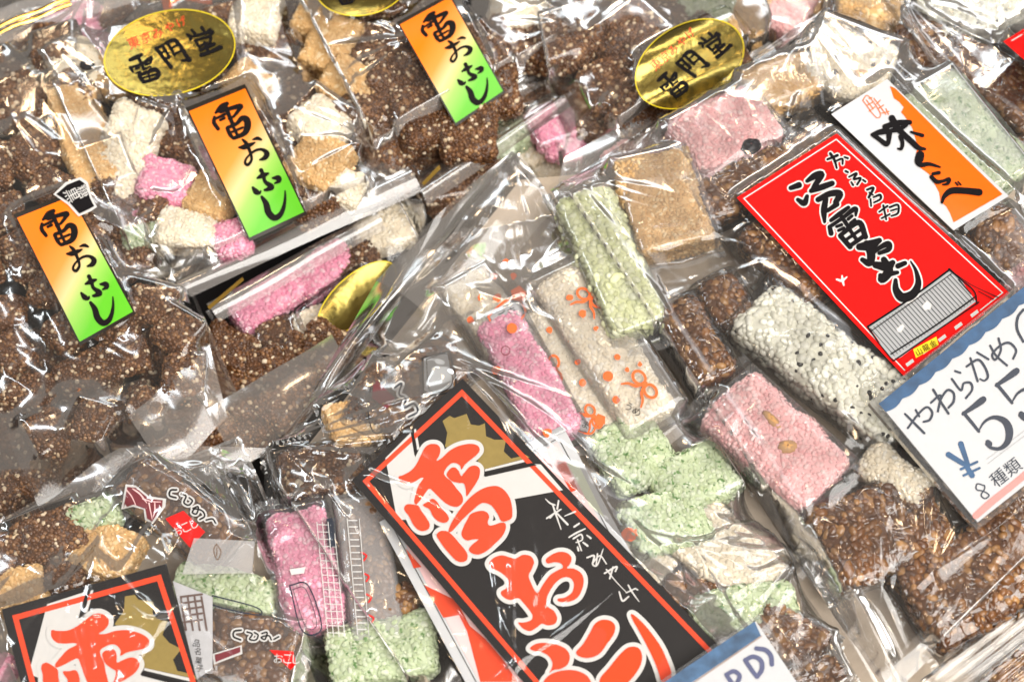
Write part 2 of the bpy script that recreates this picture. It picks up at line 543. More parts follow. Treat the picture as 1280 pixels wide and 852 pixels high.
def wrapper(parent, L, W, H, mat, inflate=1.12, ends=0.30, seed=None):
    """flow-wrapped film tube with crimped, saw-cut ends, in the candy's own axes"""
    rng = np.random.default_rng(int(RNG.integers(1 << 30)))
    nu, nv = 64, 44
    u = np.linspace(-1 - ends, 1 + ends, nu)
    th = np.linspace(0, 2 * math.pi, nv, endpoint=False)
    U, T = np.meshgrid(u, th, indexing='ij')
    over = np.clip((np.abs(U) - 1.02) / 0.16, 0, 1)
    k = 1 - over * over * (3 - 2 * over)
    hw = (W / 2 + 0.0022) * (1.0 + 0.12 * (1 - k))
    hh = np.maximum((H / 2 + 0.0022) * k, 0.0005)
    ce, se = np.cos(T), np.sin(T)
    e = 0.42
    y = np.sign(ce) * np.abs(ce) ** e * hw
    z = np.sign(se) * np.abs(se) ** e * hh
    x = U * L / 2
    # wrinkles: lengthwise gathers near the crimps, random dents elsewhere
    g = np.zeros_like(U)
    for _ in range(26):
        y0 = rng.uniform(-1, 1) * W * 0.55; x0 = rng.choice([-1, 1]) * L / 2 * rng.uniform(0.55, 1.05)
        an = rng.normal(0, 0.6); ln = L * rng.uniform(0.10, 0.3)
        dx = (x - x0) * math.cos(an) + (y - y0) * math.sin(an); dy = -(x - x0) * math.sin(an) + (y - y0) * math.cos(an)
        g += rng.uniform(-1, 1) * 0.0013 * np.exp(-np.abs(dy) / rng.uniform(0.0008, 0.0022)) * np.exp(-(dx / ln) ** 2)
    for _ in range(10):
        y0 = rng.uniform(-1, 1) * W * 0.5; x0 = rng.uniform(-1, 1) * L * 0.4
        an = rng.uniform(0, 3.14); ln = W * rng.uniform(0.3, 0.6)
        dx = (x - x0) * math.cos(an) + (y - y0) * math.sin(an); dy = -(x - x0) * math.sin(an) + (y - y0) * math.cos(an)
        g += rng.uniform(0, 1) * 0.0010 * np.exp(-np.abs(dy) / rng.uniform(0.001, 0.003)) * np.exp(-(dx / ln) ** 2)
    g = np.where(g < 0, g * 0.4, g)
    z = z + np.where(se > 0, g, -np.abs(g) * 0.3) * (0.4 + 0.6 * k)
    z += (1 - k) * (0.0022 * np.sin(y / W * 9 + rng.uniform(0, 6)) + np.sign(U) * rng.normal(0, 0.0015))
    x = x + (np.abs(U) > 1 + ends - 0.02) * np.sign(U) * 0.0006 * np.sign(np.sin(y * 2600))
    V = np.stack([x, y, z], -1).reshape(-1, 3)
    i = np.arange(nu - 1)[:, None]; j = np.arange(nv)[None, :]
    a = (i * nv + j).reshape(-1); b = (i * nv + (j + 1) % nv).reshape(-1)
    F = np.stack([a, b, b + nv, a + nv], 1)
    wv = mesh_obj('wrapper', V, F, mat, parent)
    bx = Box(0, 0, L + 0.005, W + 0.005, 0, 0, rad=0.005)
    bx.obj = wv
    return bx

# ------------------------------------------------------------------ draped film
def drape(Z0, H, it=700, press=0.0):
    Z = np.maximum(Z0, H)
    for _ in range(it):
        A = Z.copy()
        A[1:-1, 1:-1] = 0.25 * (Z[:-2, 1:-1] + Z[2:, 1:-1] + Z[1:-1, :-2] + Z[1:-1, 2:]) + press
        Z = np.maximum(A, H)
        Z[0] = Z0[0]; Z[-1] = Z0[-1]; Z[:, 0] = Z0[:, 0]; Z[:, -1] = Z0[:, -1]
    return Z

class Bag:
    def __init__(s, name, label, quad, zedge, contents, mat='film', creases=50, amp=0.0012, seed=1, press=0.0000006,
                 stickers=(), fans=(), wob=0.002, step=0.0009, back=True, ridge=None, group='clear bags of puffed candies', long_=1.0):
        rng = np.random.default_rng(seed)
        s.root = empty(name)
        tag(s.root, label, 'snack bag', group)
        ze = zedge if isinstance(zedge, (list, tuple)) else [zedge] * 4
        C = [P(q[0], q[1], z) for q, z in zip(quad, ze)]
        s.root.location = sum(C) / 4
        s.o = sum(C) / 4
        lu = np.linalg.norm(C[1] - C[0]); lv = np.linalg.norm(C[3] - C[0])
        nu, nv = int(lu / step) + 2, int(lv / step) + 2
        u, v = np.meshgrid(np.linspace(0, 1, nu), np.linspace(0, 1, nv), indexing='ij')
        XYZ = ((1 - u) * (1 - v))[..., None] * C[0] + (u * (1 - v))[..., None] * C[1] + (u * v)[..., None] * C[2] + ((1 - u) * v)[..., None] * C[3]
        X, Y, Z0 = XYZ[..., 0].copy(), XYZ[..., 1].copy(), XYZ[..., 2].copy()
        Z0 += 0.003 * np.sin(u * 7 + seed) * np.sin(v * 5 + seed * 2) * 0
        edge = np.minimum(np.minimum(u, 1 - u) * lu, np.minimum(v, 1 - v) * lv)
        # rippling free edges
        wobz = sum(np.sin(2 * math.pi * (f * (u + v * 1.3) + rng.random())) / f for f in (2, 3, 5, 8)) * wob
        Z0 = Z0 + wobz * np.exp(-edge / 0.012)
        Hm = np.full(X.shape, -1.0)
        for c in contents: Hm = np.maximum(Hm, c(X, Y))
        Z = drape(Z0, Hm, press=press)
        s.X, s.Y, s.u, s.v = X, Y, u, v
        s.C = C
        Wk = np.zeros_like(Z)
        def add(x0, y0, an, ln, wd, am, cv=0.0):
            dx = (X - x0) * math.cos(an) + (Y - y0) * math.sin(an)
            dy = -(X - x0) * math.sin(an) + (Y - y0) * math.cos(an) + cv * dx * dx
            return am * np.exp(-(np.sqrt(dy * dy + 2.5e-7) - 5e-4) / wd) * np.exp(-(dx / ln) ** 2)
        main = math.atan2((C[3] - C[0])[1], (C[3] - C[0])[0])
        for _ in range(int(creases * 0.9)):
            a, b = rng.random(2)
            k = (int(a * (nu - 1)), int(b * (nv - 1)))
            an = main + rng.normal(0, 0.7) if rng.random() < 0.75 else rng.uniform(0, 3.14)
            if rng.random() < 0.6:      # fine straight creases
                Wk += add(X[k], Y[k], an, rng.uniform(0.012, 0.05) * long_, rng.uniform(0.0008, 0.0018), amp * rng.uniform(0.15, 0.5) * rng.choice([1, 1, -0.6]), rng.normal(0, 1.5))
            else:                       # broad soft folds
                Wk += add(X[k], Y[k], an, rng.uniform(0.015, 0.06) * long_, rng.uniform(0.004, 0.010), amp * rng.uniform(0.6, 2.0) * rng.choice([1, 1, -0.5]), rng.normal(0, 4))
        for (fx, fy, a0, a1, n, ln) in fans:      # folds radiating from a pinched point
            q = P(fx, fy, max(ze))
            for kk in range(n):
                an = -math.radians(a0 + (a1 - a0) * (kk + rng.uniform(-0.3, 0.3)) / max(1, n - 1))
                L2 = ln * S * rng.uniform(0.6, 1.1)
                Wk += add(q[0] + math.cos(an) * L2 * 0.5, q[1] + math.sin(an) * L2 * 0.5, an, L2 * 0.6, rng.uniform(0.0012, 0.003), amp * rng.uniform(0.6, 1.6), rng.normal(0, 3))
        lo = sum(np.sin(X * k1 + Y * k2 + ph) for k1, k2, ph in [(rng.normal(0, 160), rng.normal(0, 160), rng.uniform(0, 6)) for _ in range(6)]) / 6
        Wk += lo * amp * 0.6
        room = np.clip((Z - Hm) / 0.004, 0, 1)
        Wk = np.where(Wk > 0, Wk * (0.55 + 0.45 * room), Wk * room)
        if ridge is not None: Wk += ridge(u, v, X, Y)
        Zs = Z.copy()
        # stickers press the film to a smooth patch
        s.stick = []
        for poly in stickers:
            pts = PON([p[0] for p in poly], [p[1] for p in poly], lambda x, y: s.sample_of(Z, x, y))
            q = Quad(pts, 0)
            m = q(X, Y) > -0.5
            if m.sum() < 8:
                s.stick.append(lambda x, y, k=float(Z.mean()): np.full(np.shape(x), k)); continue
            xm, ym = X[m].mean(), Y[m].mean()
            bs = lambda x, y, xm=xm, ym=ym: np.stack([np.ones_like(x), x - xm, y - ym, (x - xm) ** 2, (y - ym) ** 2, (x - xm) * (y - ym)], -1)
            kf = np.linalg.lstsq(bs(X[m], Y[m]), Z[m], rcond=None)[0]
            fit = lambda x, y, kf=kf, bs=bs: bs(np.asarray(x, float), np.asarray(y, float)) @ kf
            up = max(0.0, float((Z[m] - fit(X[m], Y[m])).max()))
            fz = lambda x, y, fit=fit, up=up: fit(x, y) + up + 0.0007
            s.stick.append(fz)
            # distance-blended mask
            mk = m.astype(float)
            for _ in range(22):
                mk[1:-1, 1:-1] = np.maximum(mk[1:-1, 1:-1], 0.25 * (mk[:-2, 1:-1] + mk[2:, 1:-1] + mk[1:-1, :-2] + mk[1:-1, 2:]))
            g = fz(X, Y) - 0.0007
            Wk *= (1 - mk)
            Zs = Zs * (1 - mk) + g * mk
        s.Z = Zs + Wk
        V = np.stack([X, Y, s.Z], -1).reshape(-1, 3) - s.o
        s.film = mesh_obj('front_film', V, grid_faces(nu, nv), M[mat], s.root)
        k = max(3, int(0.0032 / step))
        sv, sf, sn = [], [], 0
        P3 = np.stack([X, Y, s.Z + 0.0006], -1)
        for blk in (P3[:k], P3[-k:], P3[k - 1:-k + 1, :k], P3[k - 1:-k + 1, -k:]):
            sv.append(blk.reshape(-1, 3)); sf.append(grid_faces(*blk.shape[:2]) + sn); sn += blk.shape[0] * blk.shape[1]
        mesh_obj('edge_seam', np.concatenate(sv) - s.o, np.concatenate(sf), M['strip'], s.root)
        if back:
            nb = 14
            ub, vb = np.meshgrid(np.linspace(0, 1, nb), np.linspace(0, 1, nb), indexing='ij')
            B = ((1 - ub) * (1 - vb))[..., None] * C[0] + (ub * (1 - vb))[..., None] * C[1] + (ub * vb)[..., None] * C[2] + ((1 - ub) * vb)[..., None] * C[3]
            B[..., 2] -= 0.0012 + 0.004 * np.sin(ub * math.pi) * np.sin(vb * math.pi)
            mesh_obj('back_film', B.reshape(-1, 3) - s.o, grid_faces(nb, nb), M[mat], s.root)
    def sample_of(s, Z, x, y):
        # nearest grid sample through the bilinear quad (affine inverse is close enough)
        e1 = (s.C[1] - s.C[0])[:2]; e2 = (s.C[3] - s.C[0])[:2]
        e3 = (s.C[0] - s.C[1] + s.C[2] - s.C[3])[:2]
        x = np.asarray(x, float) - s.C[0][0]; y = np.asarray(y, float) - s.C[0][1]
        det = e1[0] * e2[1] - e1[1] * e2[0]
        u = np.zeros_like(x); v = np.zeros_like(x)
        for _ in range(6):
            xx = x - u * v * e3[0]; yy = y - u * v * e3[1]
            u = (xx * e2[1] - yy * e2[0]) / det; v = (e1[0] * yy - e1[1] * xx) / det
        nu, nv = Z.shape
        a = np.clip(u, 0, 1) * (nu - 1); b = np.clip(v, 0, 1) * (nv - 1)
        i = np.clip(a.astype(int), 0, nu - 2); j = np.clip(b.astype(int), 0, nv - 2)
        fa, fb = a - i, b - j
        return (Z[i, j] * (1 - fa) * (1 - fb) + Z[i + 1, j] * fa * (1 - fb) + Z[i, j + 1] * (1 - fa) * fb + Z[i + 1, j + 1] * fa * fb)

def sheet(name, quad, zs, mat, parent, curve=0.0, nu=40, nv=14, ripple=0.0004, seed=0, ridges=0, ridge_amp=0.0004, roll=0.0, sub=None):
    """strip of film between four photo points, bowed across its width; quad order: a-b along one long edge, c-d back along the other"""
    rng = np.random.default_rng(seed + 100)
    C = [P(q[0], q[1], z) for q, z in zip(quad, zs)]
    u, v = np.meshgrid(np.linspace(0, 1, nu), np.linspace(0, 1, nv), indexing='ij')
    B = ((1 - u) * (1 - v))[..., None] * C[0] + (u * (1 - v))[..., None] * C[1] + (u * v)[..., None] * C[2] + ((1 - u) * v)[..., None] * C[3]
    B[..., 2] += curve * np.sin(v * math.pi) + roll * np.clip((v - 0.75) / 0.25, 0, 1) ** 2
    for _ in range(7):
        B[..., 2] += ripple * np.sin(u * rng.uniform(2, 12) + v * rng.uniform(-4, 4) + rng.uniform(0, 6)) * rng.uniform(0.3, 1) * 0.8
    if ridges: B[..., 2] += ridge_amp * np.sin(v * ridges * 2 * math.pi)
    off = np.array(parent.location) if parent is not None else 0
    return mesh_obj(name, B.reshape(-1, 3) - off, grid_faces(nu, nv), mat, parent)

# ------------------------------------------------------------------ printing
def smooth_line(pts, n=7):
    pts = np.asarray(pts, float)
    if len(pts) == 2:
        t = np.linspace(0, 1, 6)[:, None]
        return pts[0] * (1 - t) + pts[1] * t
    p = np.vstack([2 * pts[0] - pts[1], pts, 2 * pts[-1] - pts[-2]])
    out = []
    for i in range(1, len(p) - 2):
        for t in np.linspace(0, 1, n, endpoint=False):
            a, b, c, d = p[i - 1], p[i], p[i + 1], p[i + 2]
            out.append(0.5 * (2 * b + (c - a) * t + (2 * a - 5 * b + 4 * c - d) * t * t + (3 * b - a - 3 * c + d) * t ** 3))
    out.append(pts[-1])
    return np.array(out)

def stroke_strip(pts, extra=0.0):
    q = smooth_line(pts)
    w_ = np.maximum(q[:, 2] / 2 + extra, 0.15)
    c = q[:, :2]
    d = np.gradient(c, axis=0)
    d /= np.maximum(np.linalg.norm(d, axis=1, keepdims=True), 1e-9)
    # round caps
    cs, ds, ws = [], [], []
    for a in (75, 50, 25):
        r = math.radians(a)
        cs.append(c[0] - d[0] * w_[0] * math.sin(r)); ds.append(d[0]); ws.append(w_[0] * math.cos(r))
    cs += list(c); ds += list(d); ws += list(w_)
    for a in (25, 50, 75):
        r = math.radians(a)
        cs.append(c[-1] + d[-1] * w_[-1] * math.sin(r)); ds.append(d[-1]); ws.append(w_[-1] * math.cos(r))
    cs, ds, ws = np.array(cs), np.array(ds), np.array(ws)[:, None]
    nn = np.stack([-ds[:, 1], ds[:, 0]], 1)
    return np.stack([cs + nn * ws, cs, cs - nn * ws], 1)      # k x 3 x 2

def ink(name, strokes, mat, zf, parent, off, extra=0.0, T=None):
    V, F, n = [], [], 0
    for si, st in enumerate(strokes):
        st = np.asarray(st, float)
        g = stroke_strip(st, extra)
        k = len(g)
        xy = g.reshape(-1, 2)
        if T is not None: xy = T(xy)
        o_ = off + si * 0.000006 + np.repeat(np.arange(k), 3) * 0.0000004
        V.append(PON(xy[:, 0], xy[:, 1], zf, o_))
        f = grid_faces(k, 3)
        F.append(f + n); n += k * 3
    V = np.concatenate(V); F = np.concatenate(F)
    V = orient(V, F)
    return mesh_obj(name, to_local(V, parent), F, mat, parent)

def orient(V, F):
    return V

def to_local(V, o):
    """world points into the space of object o (its parents included)"""
    m = Matrix.Identity(4)
    while o is not None:
        m = Matrix.Translation(o.location) @ o.rotation_euler.to_matrix().to_4x4() @ m
        o = o.parent
    k = np.array(m.inverted())
    V = np.asarray(V, float)
    return V @ k[:3, :3].T + k[:3, 3]

def patch(name, poly, mat, zf, parent, off, T=None, refine=2):
    from mathutils.geometry import tessellate_polygon
    p = np.asarray(poly, float)
    if T is not None: p = T(p)
    tri = tessellate_polygon([[Vector((a, b, 0)) for a, b in p]])
    # refine so that it follows curved sheets
    V = [tuple(a) for a in p]; F = [tuple(t) for t in tri]
    for _ in range(refine):
        mid, nf = {}, []
        def m(a, b):
            k = (min(a, b), max(a, b))
            if k not in mid:
                V.append(((V[a][0] + V[b][0]) / 2, (V[a][1] + V[b][1]) / 2)); mid[k] = len(V) - 1
            return mid[k]
        for a, b, c in F:
            x, y, z = m(a, b), m(b, c), m(c, a)
            nf += [(a, x, z), (x, b, y), (z, y, c), (x, y, z)]
        F = nf
    A = np.array(V)
    W3 = PON(A[:, 0], A[:, 1], zf, off)
    return mesh_obj(name, to_local(W3, parent), np.array(F), mat, parent)

GLYPHS = {}
def glyph(ch):
    if ch in GLYPHS: return GLYPHS[ch]
    cu = bpy.data.curves.new('g', 'FONT'); cu.body = ch; cu.resolution_u = 3
    o = bpy.data.objects.new('g', cu); COL.objects.link(o)
    dg = bpy.context.evaluated_depsgraph_get(); dg.update()
    me = bpy.data.meshes.new_from_object(o.evaluated_get(dg))
    v = np.array([x.co[:2] for x in me.vertices]).reshape(-1, 2)
    me.calc_loop_triangles()
    f = np.array([t.vertices[:] for t in me.loop_triangles]).reshape(-1, 3)
    bpy.data.objects.remove(o); bpy.data.meshes.remove(me); bpy.data.curves.remove(cu)
    if len(v):
        mn, mx = v.min(0), v.max(0)
        v = (v - (mn + mx) / 2) / max(mx - mn)
    GLYPHS[ch] = (v, f)
    return GLYPHS[ch]

def glyphs(name, items, mat, zf, parent, off, T=None):
    """items: (character, px, py, size, rotation deg)"""
    V, F, n = [], [], 0
    for ch, x, y, sz, rot in items:
        v, f = glyph(ch)
        if not len(v): continue
        a = math.radians(rot)
        vx, vy = v[:, 0] * sz, -v[:, 1] * sz
        xy = np.stack([x + vx * math.cos(a) - vy * math.sin(a), y + vx * math.sin(a) + vy * math.cos(a)], 1)
        if T is not None: xy = T(xy)
        V.append(PON(xy[:, 0], xy[:, 1], zf, off)); F.append(f + n); n += len(v)
    if not V: return None
    return mesh_obj(name, to_local(np.concatenate(V), parent), np.concatenate(F), mat, parent, smooth=False)

def Z_(org, sc, strokes, wmul=1.0):
    return [[(org[0] + a / sc, org[1] + b / sc, c / sc * wmul) for a, b, c in st] for st in strokes]
def ZP(org, sc, poly):
    return [(org[0] + a / sc, org[1] + b / sc) for a, b in poly]

def affine(src, dst):
    A = np.c_[np.asarray(src, float), np.ones(3)]
    K = np.linalg.solve(A, np.asarray(dst, float))
    return lambda xy: np.c_[xy, np.ones(len(xy))] @ K

def quad_grid(name, quad, zf, mat, parent, off, nu=16, nv=30):
    q = np.asarray(quad, float)
    u, v = np.meshgrid(np.linspace(0, 1, nu), np.linspace(0, 1, nv), indexing='ij')
    xy = ((1 - u) * (1 - v))[..., None] * q[0] + (u * (1 - v))[..., None] * q[1] + (u * v)[..., None] * q[2] + ((1 - u) * v)[..., None] * q[3]
    xy = xy.reshape(-1, 2)
    V = PON(xy[:, 0], xy[:, 1], zf, off)
    return mesh_obj(name, to_local(V, parent), grid_faces(nu, nv), mat, parent, uv=np.stack([u.reshape(-1), v.reshape(-1)], 1))

def ring(quad, a, b):
    """quad frame between insets a and b (pixels), as four strips"""
    q = np.asarray(quad, float)
    def ins(k):
        r = []
        for i in range(4):
            p, n, m = q[i], q[(i + 1) % 4], q[i - 1]
            e1 = (n - p) / np.linalg.norm(n - p); e2 = (m - p) / np.linalg.norm(m - p)
            sn = abs(e1[0] * e2[1] - e1[1] * e2[0])
            r.append(p + (e1 + e2) * k / sn)
        return r
    o, i_ = ins(a), ins(b)
    return [[o[k], o[(k + 1) % 4], i_[(k + 1) % 4], i_[k]] for k in range(4)]
# ------------------------------------------------------------------ the surface
def slab(name, quad, ztop, zbot, mat):
    a = [P(x, y, ztop) for x, y in quad]
    V = a + [np.array([p[0], p[1], zbot]) for p in a]
    F = [(0, 3, 2, 1), (4, 5, 6, 7)] + [(i, (i + 1) % 4, 4 + (i + 1) % 4, 4 + i) for i in range(4)]
    o = mesh_obj(name, V, F, mat, smooth=False)
    return tag(o, kind='structure')

slab('display_table', [(-900, -700), (2200, -700), (2200, 1700), (-900, 1700)], 0.0, -0.03, M['tray'])
Z1, Z2, Z3, Z4 = 0.002, 0.026, 0.050, 0.058
slab('display_step', [(345, 606), (650, 225), (1900, 100), (1900, 1600)], 0.046, 0.0005, M['step'])
slab('display_step', [(-500, 760), (318, 650), (640, 1500), (-500, 1600)], 0.046, 0.0005, M['step'])

# ------------------------------------------------------------------ repeated printing
def label_mat():
    m, nt, out = nodes('orange_green_label_print')
    b = N(nt, 'ShaderNodeBsdfPrincipled')
    b.inputs['Roughness'].default_value = 0.38; b.inputs['Specular IOR Level'].default_value = 0.22
    uv = N(nt, 'ShaderNodeUVMap'); uv.uv_map = 'UVMap'
    sp = N(nt, 'ShaderNodeSeparateXYZ')
    nt.links.new(uv.outputs[0], sp.inputs[0])
    mu = N(nt, 'ShaderNodeMath', operation='MULTIPLY_ADD'); mu.inputs[1].default_value = 0.30
    nt.links.new(sp.outputs[0], mu.inputs[0]); nt.links.new(sp.outputs[1], mu.inputs[2])
    cr = N(nt, 'ShaderNodeValToRGB')
    e = cr.color_ramp.elements
    for _ in range(3): e.new(0.5)
    for k, (p, c) in enumerate([(0.32, (0.88, 0.185, 0.002)), (0.55, (0.84, 0.28, 0.05)), (0.69, (0.66, 0.55, 0.26)), (0.82, (0.30, 0.55, 0.10)), (1.08, (0.11, 0.48, 0.02))]):
        e[k].position = min(1, p); e[k].color = (*c, 1)
    nt.links.new(mu.outputs[0], cr.inputs[0])
    def edge(src, lo, hi):
        a = N(nt, 'ShaderNodeMath', operation='LESS_THAN'); a.inputs[1].default_value = lo
        c = N(nt, 'ShaderNodeMath', operation='GREATER_THAN'); c.inputs[1].default_value = hi
        nt.links.new(src, a.inputs[0]); nt.links.new(src, c.inputs[0])
        s_ = N(nt, 'ShaderNodeMath', operation='MAXIMUM')
        nt.links.new(a.outputs[0], s_.inputs[0]); nt.links.new(c.outputs[0], s_.inputs[1])
        return s_
    e1, e2 = edge(sp.outputs[0], 0.025, 0.975), edge(sp.outputs[1], 0.03, 0.975)
    mxx = N(nt, 'ShaderNodeMath', operation='MAXIMUM')
    nt.links.new(e1.outputs[0], mxx.inputs[0]); nt.links.new(e2.outputs[0], mxx.inputs[1])
    mx = N(nt, 'ShaderNodeMix', data_type='RGBA')
    nt.links.new(mxx.outputs[0], mx.inputs[0]); nt.links.new(cr.outputs[0], mx.inputs[6]); mx.inputs[7].default_value = (0.02, 0.015, 0.01, 1)
    nt.links.new(mx.outputs[2], b.inputs['Base Color'])
    nt.links.new(b.outputs[0], out.inputs[0])
    return m
M['label_print'] = label_mat()

LB = [(232, 135), (306, 105), (384, 268), (312, 302)]
K_OKOSHI = Z_((220, 95), 3.872, wmul=1.3, strokes=[
    # kaminari
    [(192, 178, 10), (222, 152, 26), (246, 134, 16)], [(216, 174, 14), (262, 158, 16), (312, 146, 20), (306, 162, 14)],
    [(236, 140, 20), (252, 180, 17), (274, 232, 16)], [(186, 200, 12), (184, 226, 16), (204, 256, 15)],
    [(190, 208, 10), (236, 186, 12)], [(310, 156, 16), (288, 186, 12), (276, 196, 8)], [(214, 214, 10), (234, 204, 12)], [(256, 208, 9), (282, 196, 9)],
    [(248, 254, 14), (262, 284, 15), (278, 302, 12)], [(250, 250, 14), (292, 232, 14), (318, 206, 20), (342, 212, 26), (346, 246, 26), (330, 278, 20), (284, 300, 14)],
    [(272, 236, 12), (298, 288, 12)], [(264, 274, 10), (322, 250, 10)],
    # o
    [(306, 346, 8), (330, 344, 20), (362, 332, 15), (382, 322, 6)], [(322, 308, 8), (340, 326, 15), (358, 366, 12), (366, 404, 10), (348, 430, 12), (334, 418, 10), (346, 392, 8), (382, 362, 10), (416, 356, 12), (440, 374, 20), (430, 396, 18), (406, 406, 7)],
    [(372, 308, 6), (394, 302, 14), (412, 308, 9)],
    # ko
    [(394, 494, 8), (420, 482, 20), (446, 472, 9)], [(412, 456, 16), (424, 484, 14), (432, 512, 14), (462, 536, 22), (446, 548, 16), (430, 552, 10)],
    [(372, 540, 10), (388, 560, 22), (404, 566, 12), (410, 556, 6)], [(468, 494, 8), (494, 494, 22), (498, 508, 16), (478, 520, 6)],
    # shi
    [(416, 586, 12), (436, 618, 22), (448, 660, 25), (474, 686, 24), (502, 674, 20), (520, 640, 15), (528, 596, 10), (528, 556, 5)]])

def okoshi_label(parent, quad, zf):
    lb = quad_grid('label', quad, zf, M['label_print'], parent, 0.0002)
    lb['label'] = 'orange to green paper label with black brush lettering'
    T = affine([LB[0], LB[1], LB[3]], [quad[0], quad[1], quad[3]])
    ink('lettering', K_OKOSHI, M['ink_brush'], zf, lb, 0.0004, T=T)
    return lb

def gold_mat():
    m, nt, out = nodes('gold_foil_sticker')
    b = N(nt, 'ShaderNodeBsdfPrincipled')
    b.inputs['Metallic'].default_value = 1.0
    b.inputs['Roughness'].default_value = 0.27
    b.inputs['Base Color'].default_value = (0.30, 0.235, 0.065, 1)
    tc = N(nt, 'ShaderNodeTexCoord')
    no = N(nt, 'ShaderNodeTexNoise'); no.inputs['Scale'].default_value = 55; no.inputs['Detail'].default_value = 3
    nt.links.new(tc.outputs['Object'], no.inputs['Vector'])
    bp = N(nt, 'ShaderNodeBump'); bp.inputs['Distance'].default_value = 0.004; bp.inputs['Strength'].default_value = 0.35
    nt.links.new(no.outputs['Fac'], bp.inputs['Height'])
    nt.links.new(bp.outputs[0], b.inputs['Normal'])
    nt.links.new(b.outputs[0], out.inputs[0])
    return m
M['gold'] = gold_mat()

OV = [(130, 66), (212, 10), (294, 54)]       # left, top, right points of the first oval's axes (photo px)
K_KAMINARIMONDO = Z_((120, 0), 6.553, wmul=1.12, strokes=[
    [(278, 492, 26), (330, 468, 32), (372, 448, 26)], [(284, 556, 28), (302, 586, 18)], [(290, 552, 18), (380, 520, 20), (448, 476, 30), (446, 512, 20)],
    [(346, 470, 28), (372, 520, 26), (392, 566, 24)], [(326, 566, 18), (352, 552, 20)], [(330, 600, 14), (362, 588, 16)], [(404, 530, 16), (436, 520, 18)], [(408, 560, 14), (446, 546, 16)],
    [(356, 628, 28), (388, 668, 28)], [(352, 618, 24), (420, 590, 26), (482, 568, 32), (514, 602, 32), (496, 640, 26)], [(386, 670, 26), (440, 658, 24), (492, 640, 24)],
    [(424, 592, 18), (446, 656, 18)], [(376, 640, 14), (500, 606, 16)],
    [(494, 398, 30), (556, 480, 28), (614, 548, 32)], [(500, 392, 20), (552, 370, 24)], [(546, 374, 22), (600, 468, 24)], [(528, 438, 13), (572, 414, 13)], [(560, 486, 15), (602, 466, 16)],
    [(574, 352, 24), (642, 330, 30), (688, 372, 28), (742, 462, 30), (766, 490, 30), (696, 496, 12)], [(584, 352, 22), (642, 448, 22)], [(620, 392, 13), (672, 366, 14)], [(642, 440, 15), (706, 414, 16)],
    [(866, 226, 26), (888, 262, 24)], [(782, 246, 18), (808, 274, 24)], [(940, 236, 10), (918, 252, 20)], [(748, 286, 22), (774, 298, 24), (770, 332, 16)], [(790, 300, 18), (880, 276, 22), (950, 260, 28), (938, 286, 18)],
    [(812, 332, 22), (844, 384, 22)], [(816, 330, 18), (930, 300, 22), (936, 336, 20)], [(846, 378, 18), (936, 344, 18)], [(852, 412, 22), (966, 362, 26)], [(892, 350, 26), (922, 430, 24)], [(862, 450, 30), (940, 424, 26), (1020, 386, 32)]])
K_TOKYO_SMALL = [('東', 167, 53, 15, -24), ('京', 182, 47, 14, -24), ('み', 197, 42, 13, -24), ('や', 212, 34, 12, -24), ('げ', 227, 27, 12, -24)]

def gold_oval(parent, c, a, b, ang, zf, T=None, label=None, text=True):
    """elliptical foil sticker; c centre px, semi axes px, angle deg"""
    n, k = 48, 9
    V, F = [], []
    r = math.radians(ang)
    rs = np.linspace(0.02, 1, k)
    th = np.linspace(0, 2 * math.pi, n, endpoint=False)
    R, TH = np.meshgrid(rs, th, indexing='ij')
    x = a * R * np.cos(TH); y = b * R * np.sin(TH)
    px = c[0] + x * math.cos(r) - y * math.sin(r); py = c[1] + x * math.sin(r) + y * math.cos(r)
    V = PON(px.reshape(-1), py.reshape(-1), zf, 0.0003)
    F = []
    for i in range(k - 1):
        for j in range(n):
            F.append((i * n + j, i * n + (j + 1) % n, (i + 1) * n + (j + 1) % n, (i + 1) * n + j))
    ov = mesh_obj('gold_sticker', to_local(V, parent), np.array(F), M['gold'], parent)
    ov['label'] = label or 'oval gold foil sticker with black brush lettering'
    src = [(212, 66), (294, 42), (222, 118)]
    def to(pu, pv): return (c[0] + a * pu * math.cos(r) - b * pv * math.sin(r), c[1] + a * pu * math.sin(r) + b * pv * math.cos(r))
    if T is None:
        T = affine([(212, 66), (212 + 84 * math.cos(math.radians(-12)), 66 + 84 * math.sin(math.radians(-12))), (212 - 53 * math.sin(math.radians(-12)), 66 + 53 * math.cos(math.radians(-12)))],
                   [to(0, 0), to(1, 0), to(0, 1)])
    if text: ink('lettering', K_KAMINARIMONDO, M['ink_black'], zf, ov, 0.0005, T=T)
    if text: glyphs('red_lettering', K_TOKYO_SMALL, M['ink_red'], zf, ov, 0.0005, T=T)
    # thin rim line
    rim = [[(c[0] + a * 0.985 * math.cos(t) * math.cos(r) - b * 0.985 * math.sin(t) * math.sin(r),
             c[1] + a * 0.985 * math.cos(t) * math.sin(r) + b * 0.985 * math.sin(t) * math.cos(r), 1.1) for t in np.linspace(0, 6.2832, 40)]]
    ink('rim', rim, M['ink_yellow'], zf, ov, 0.00045)
    return ov

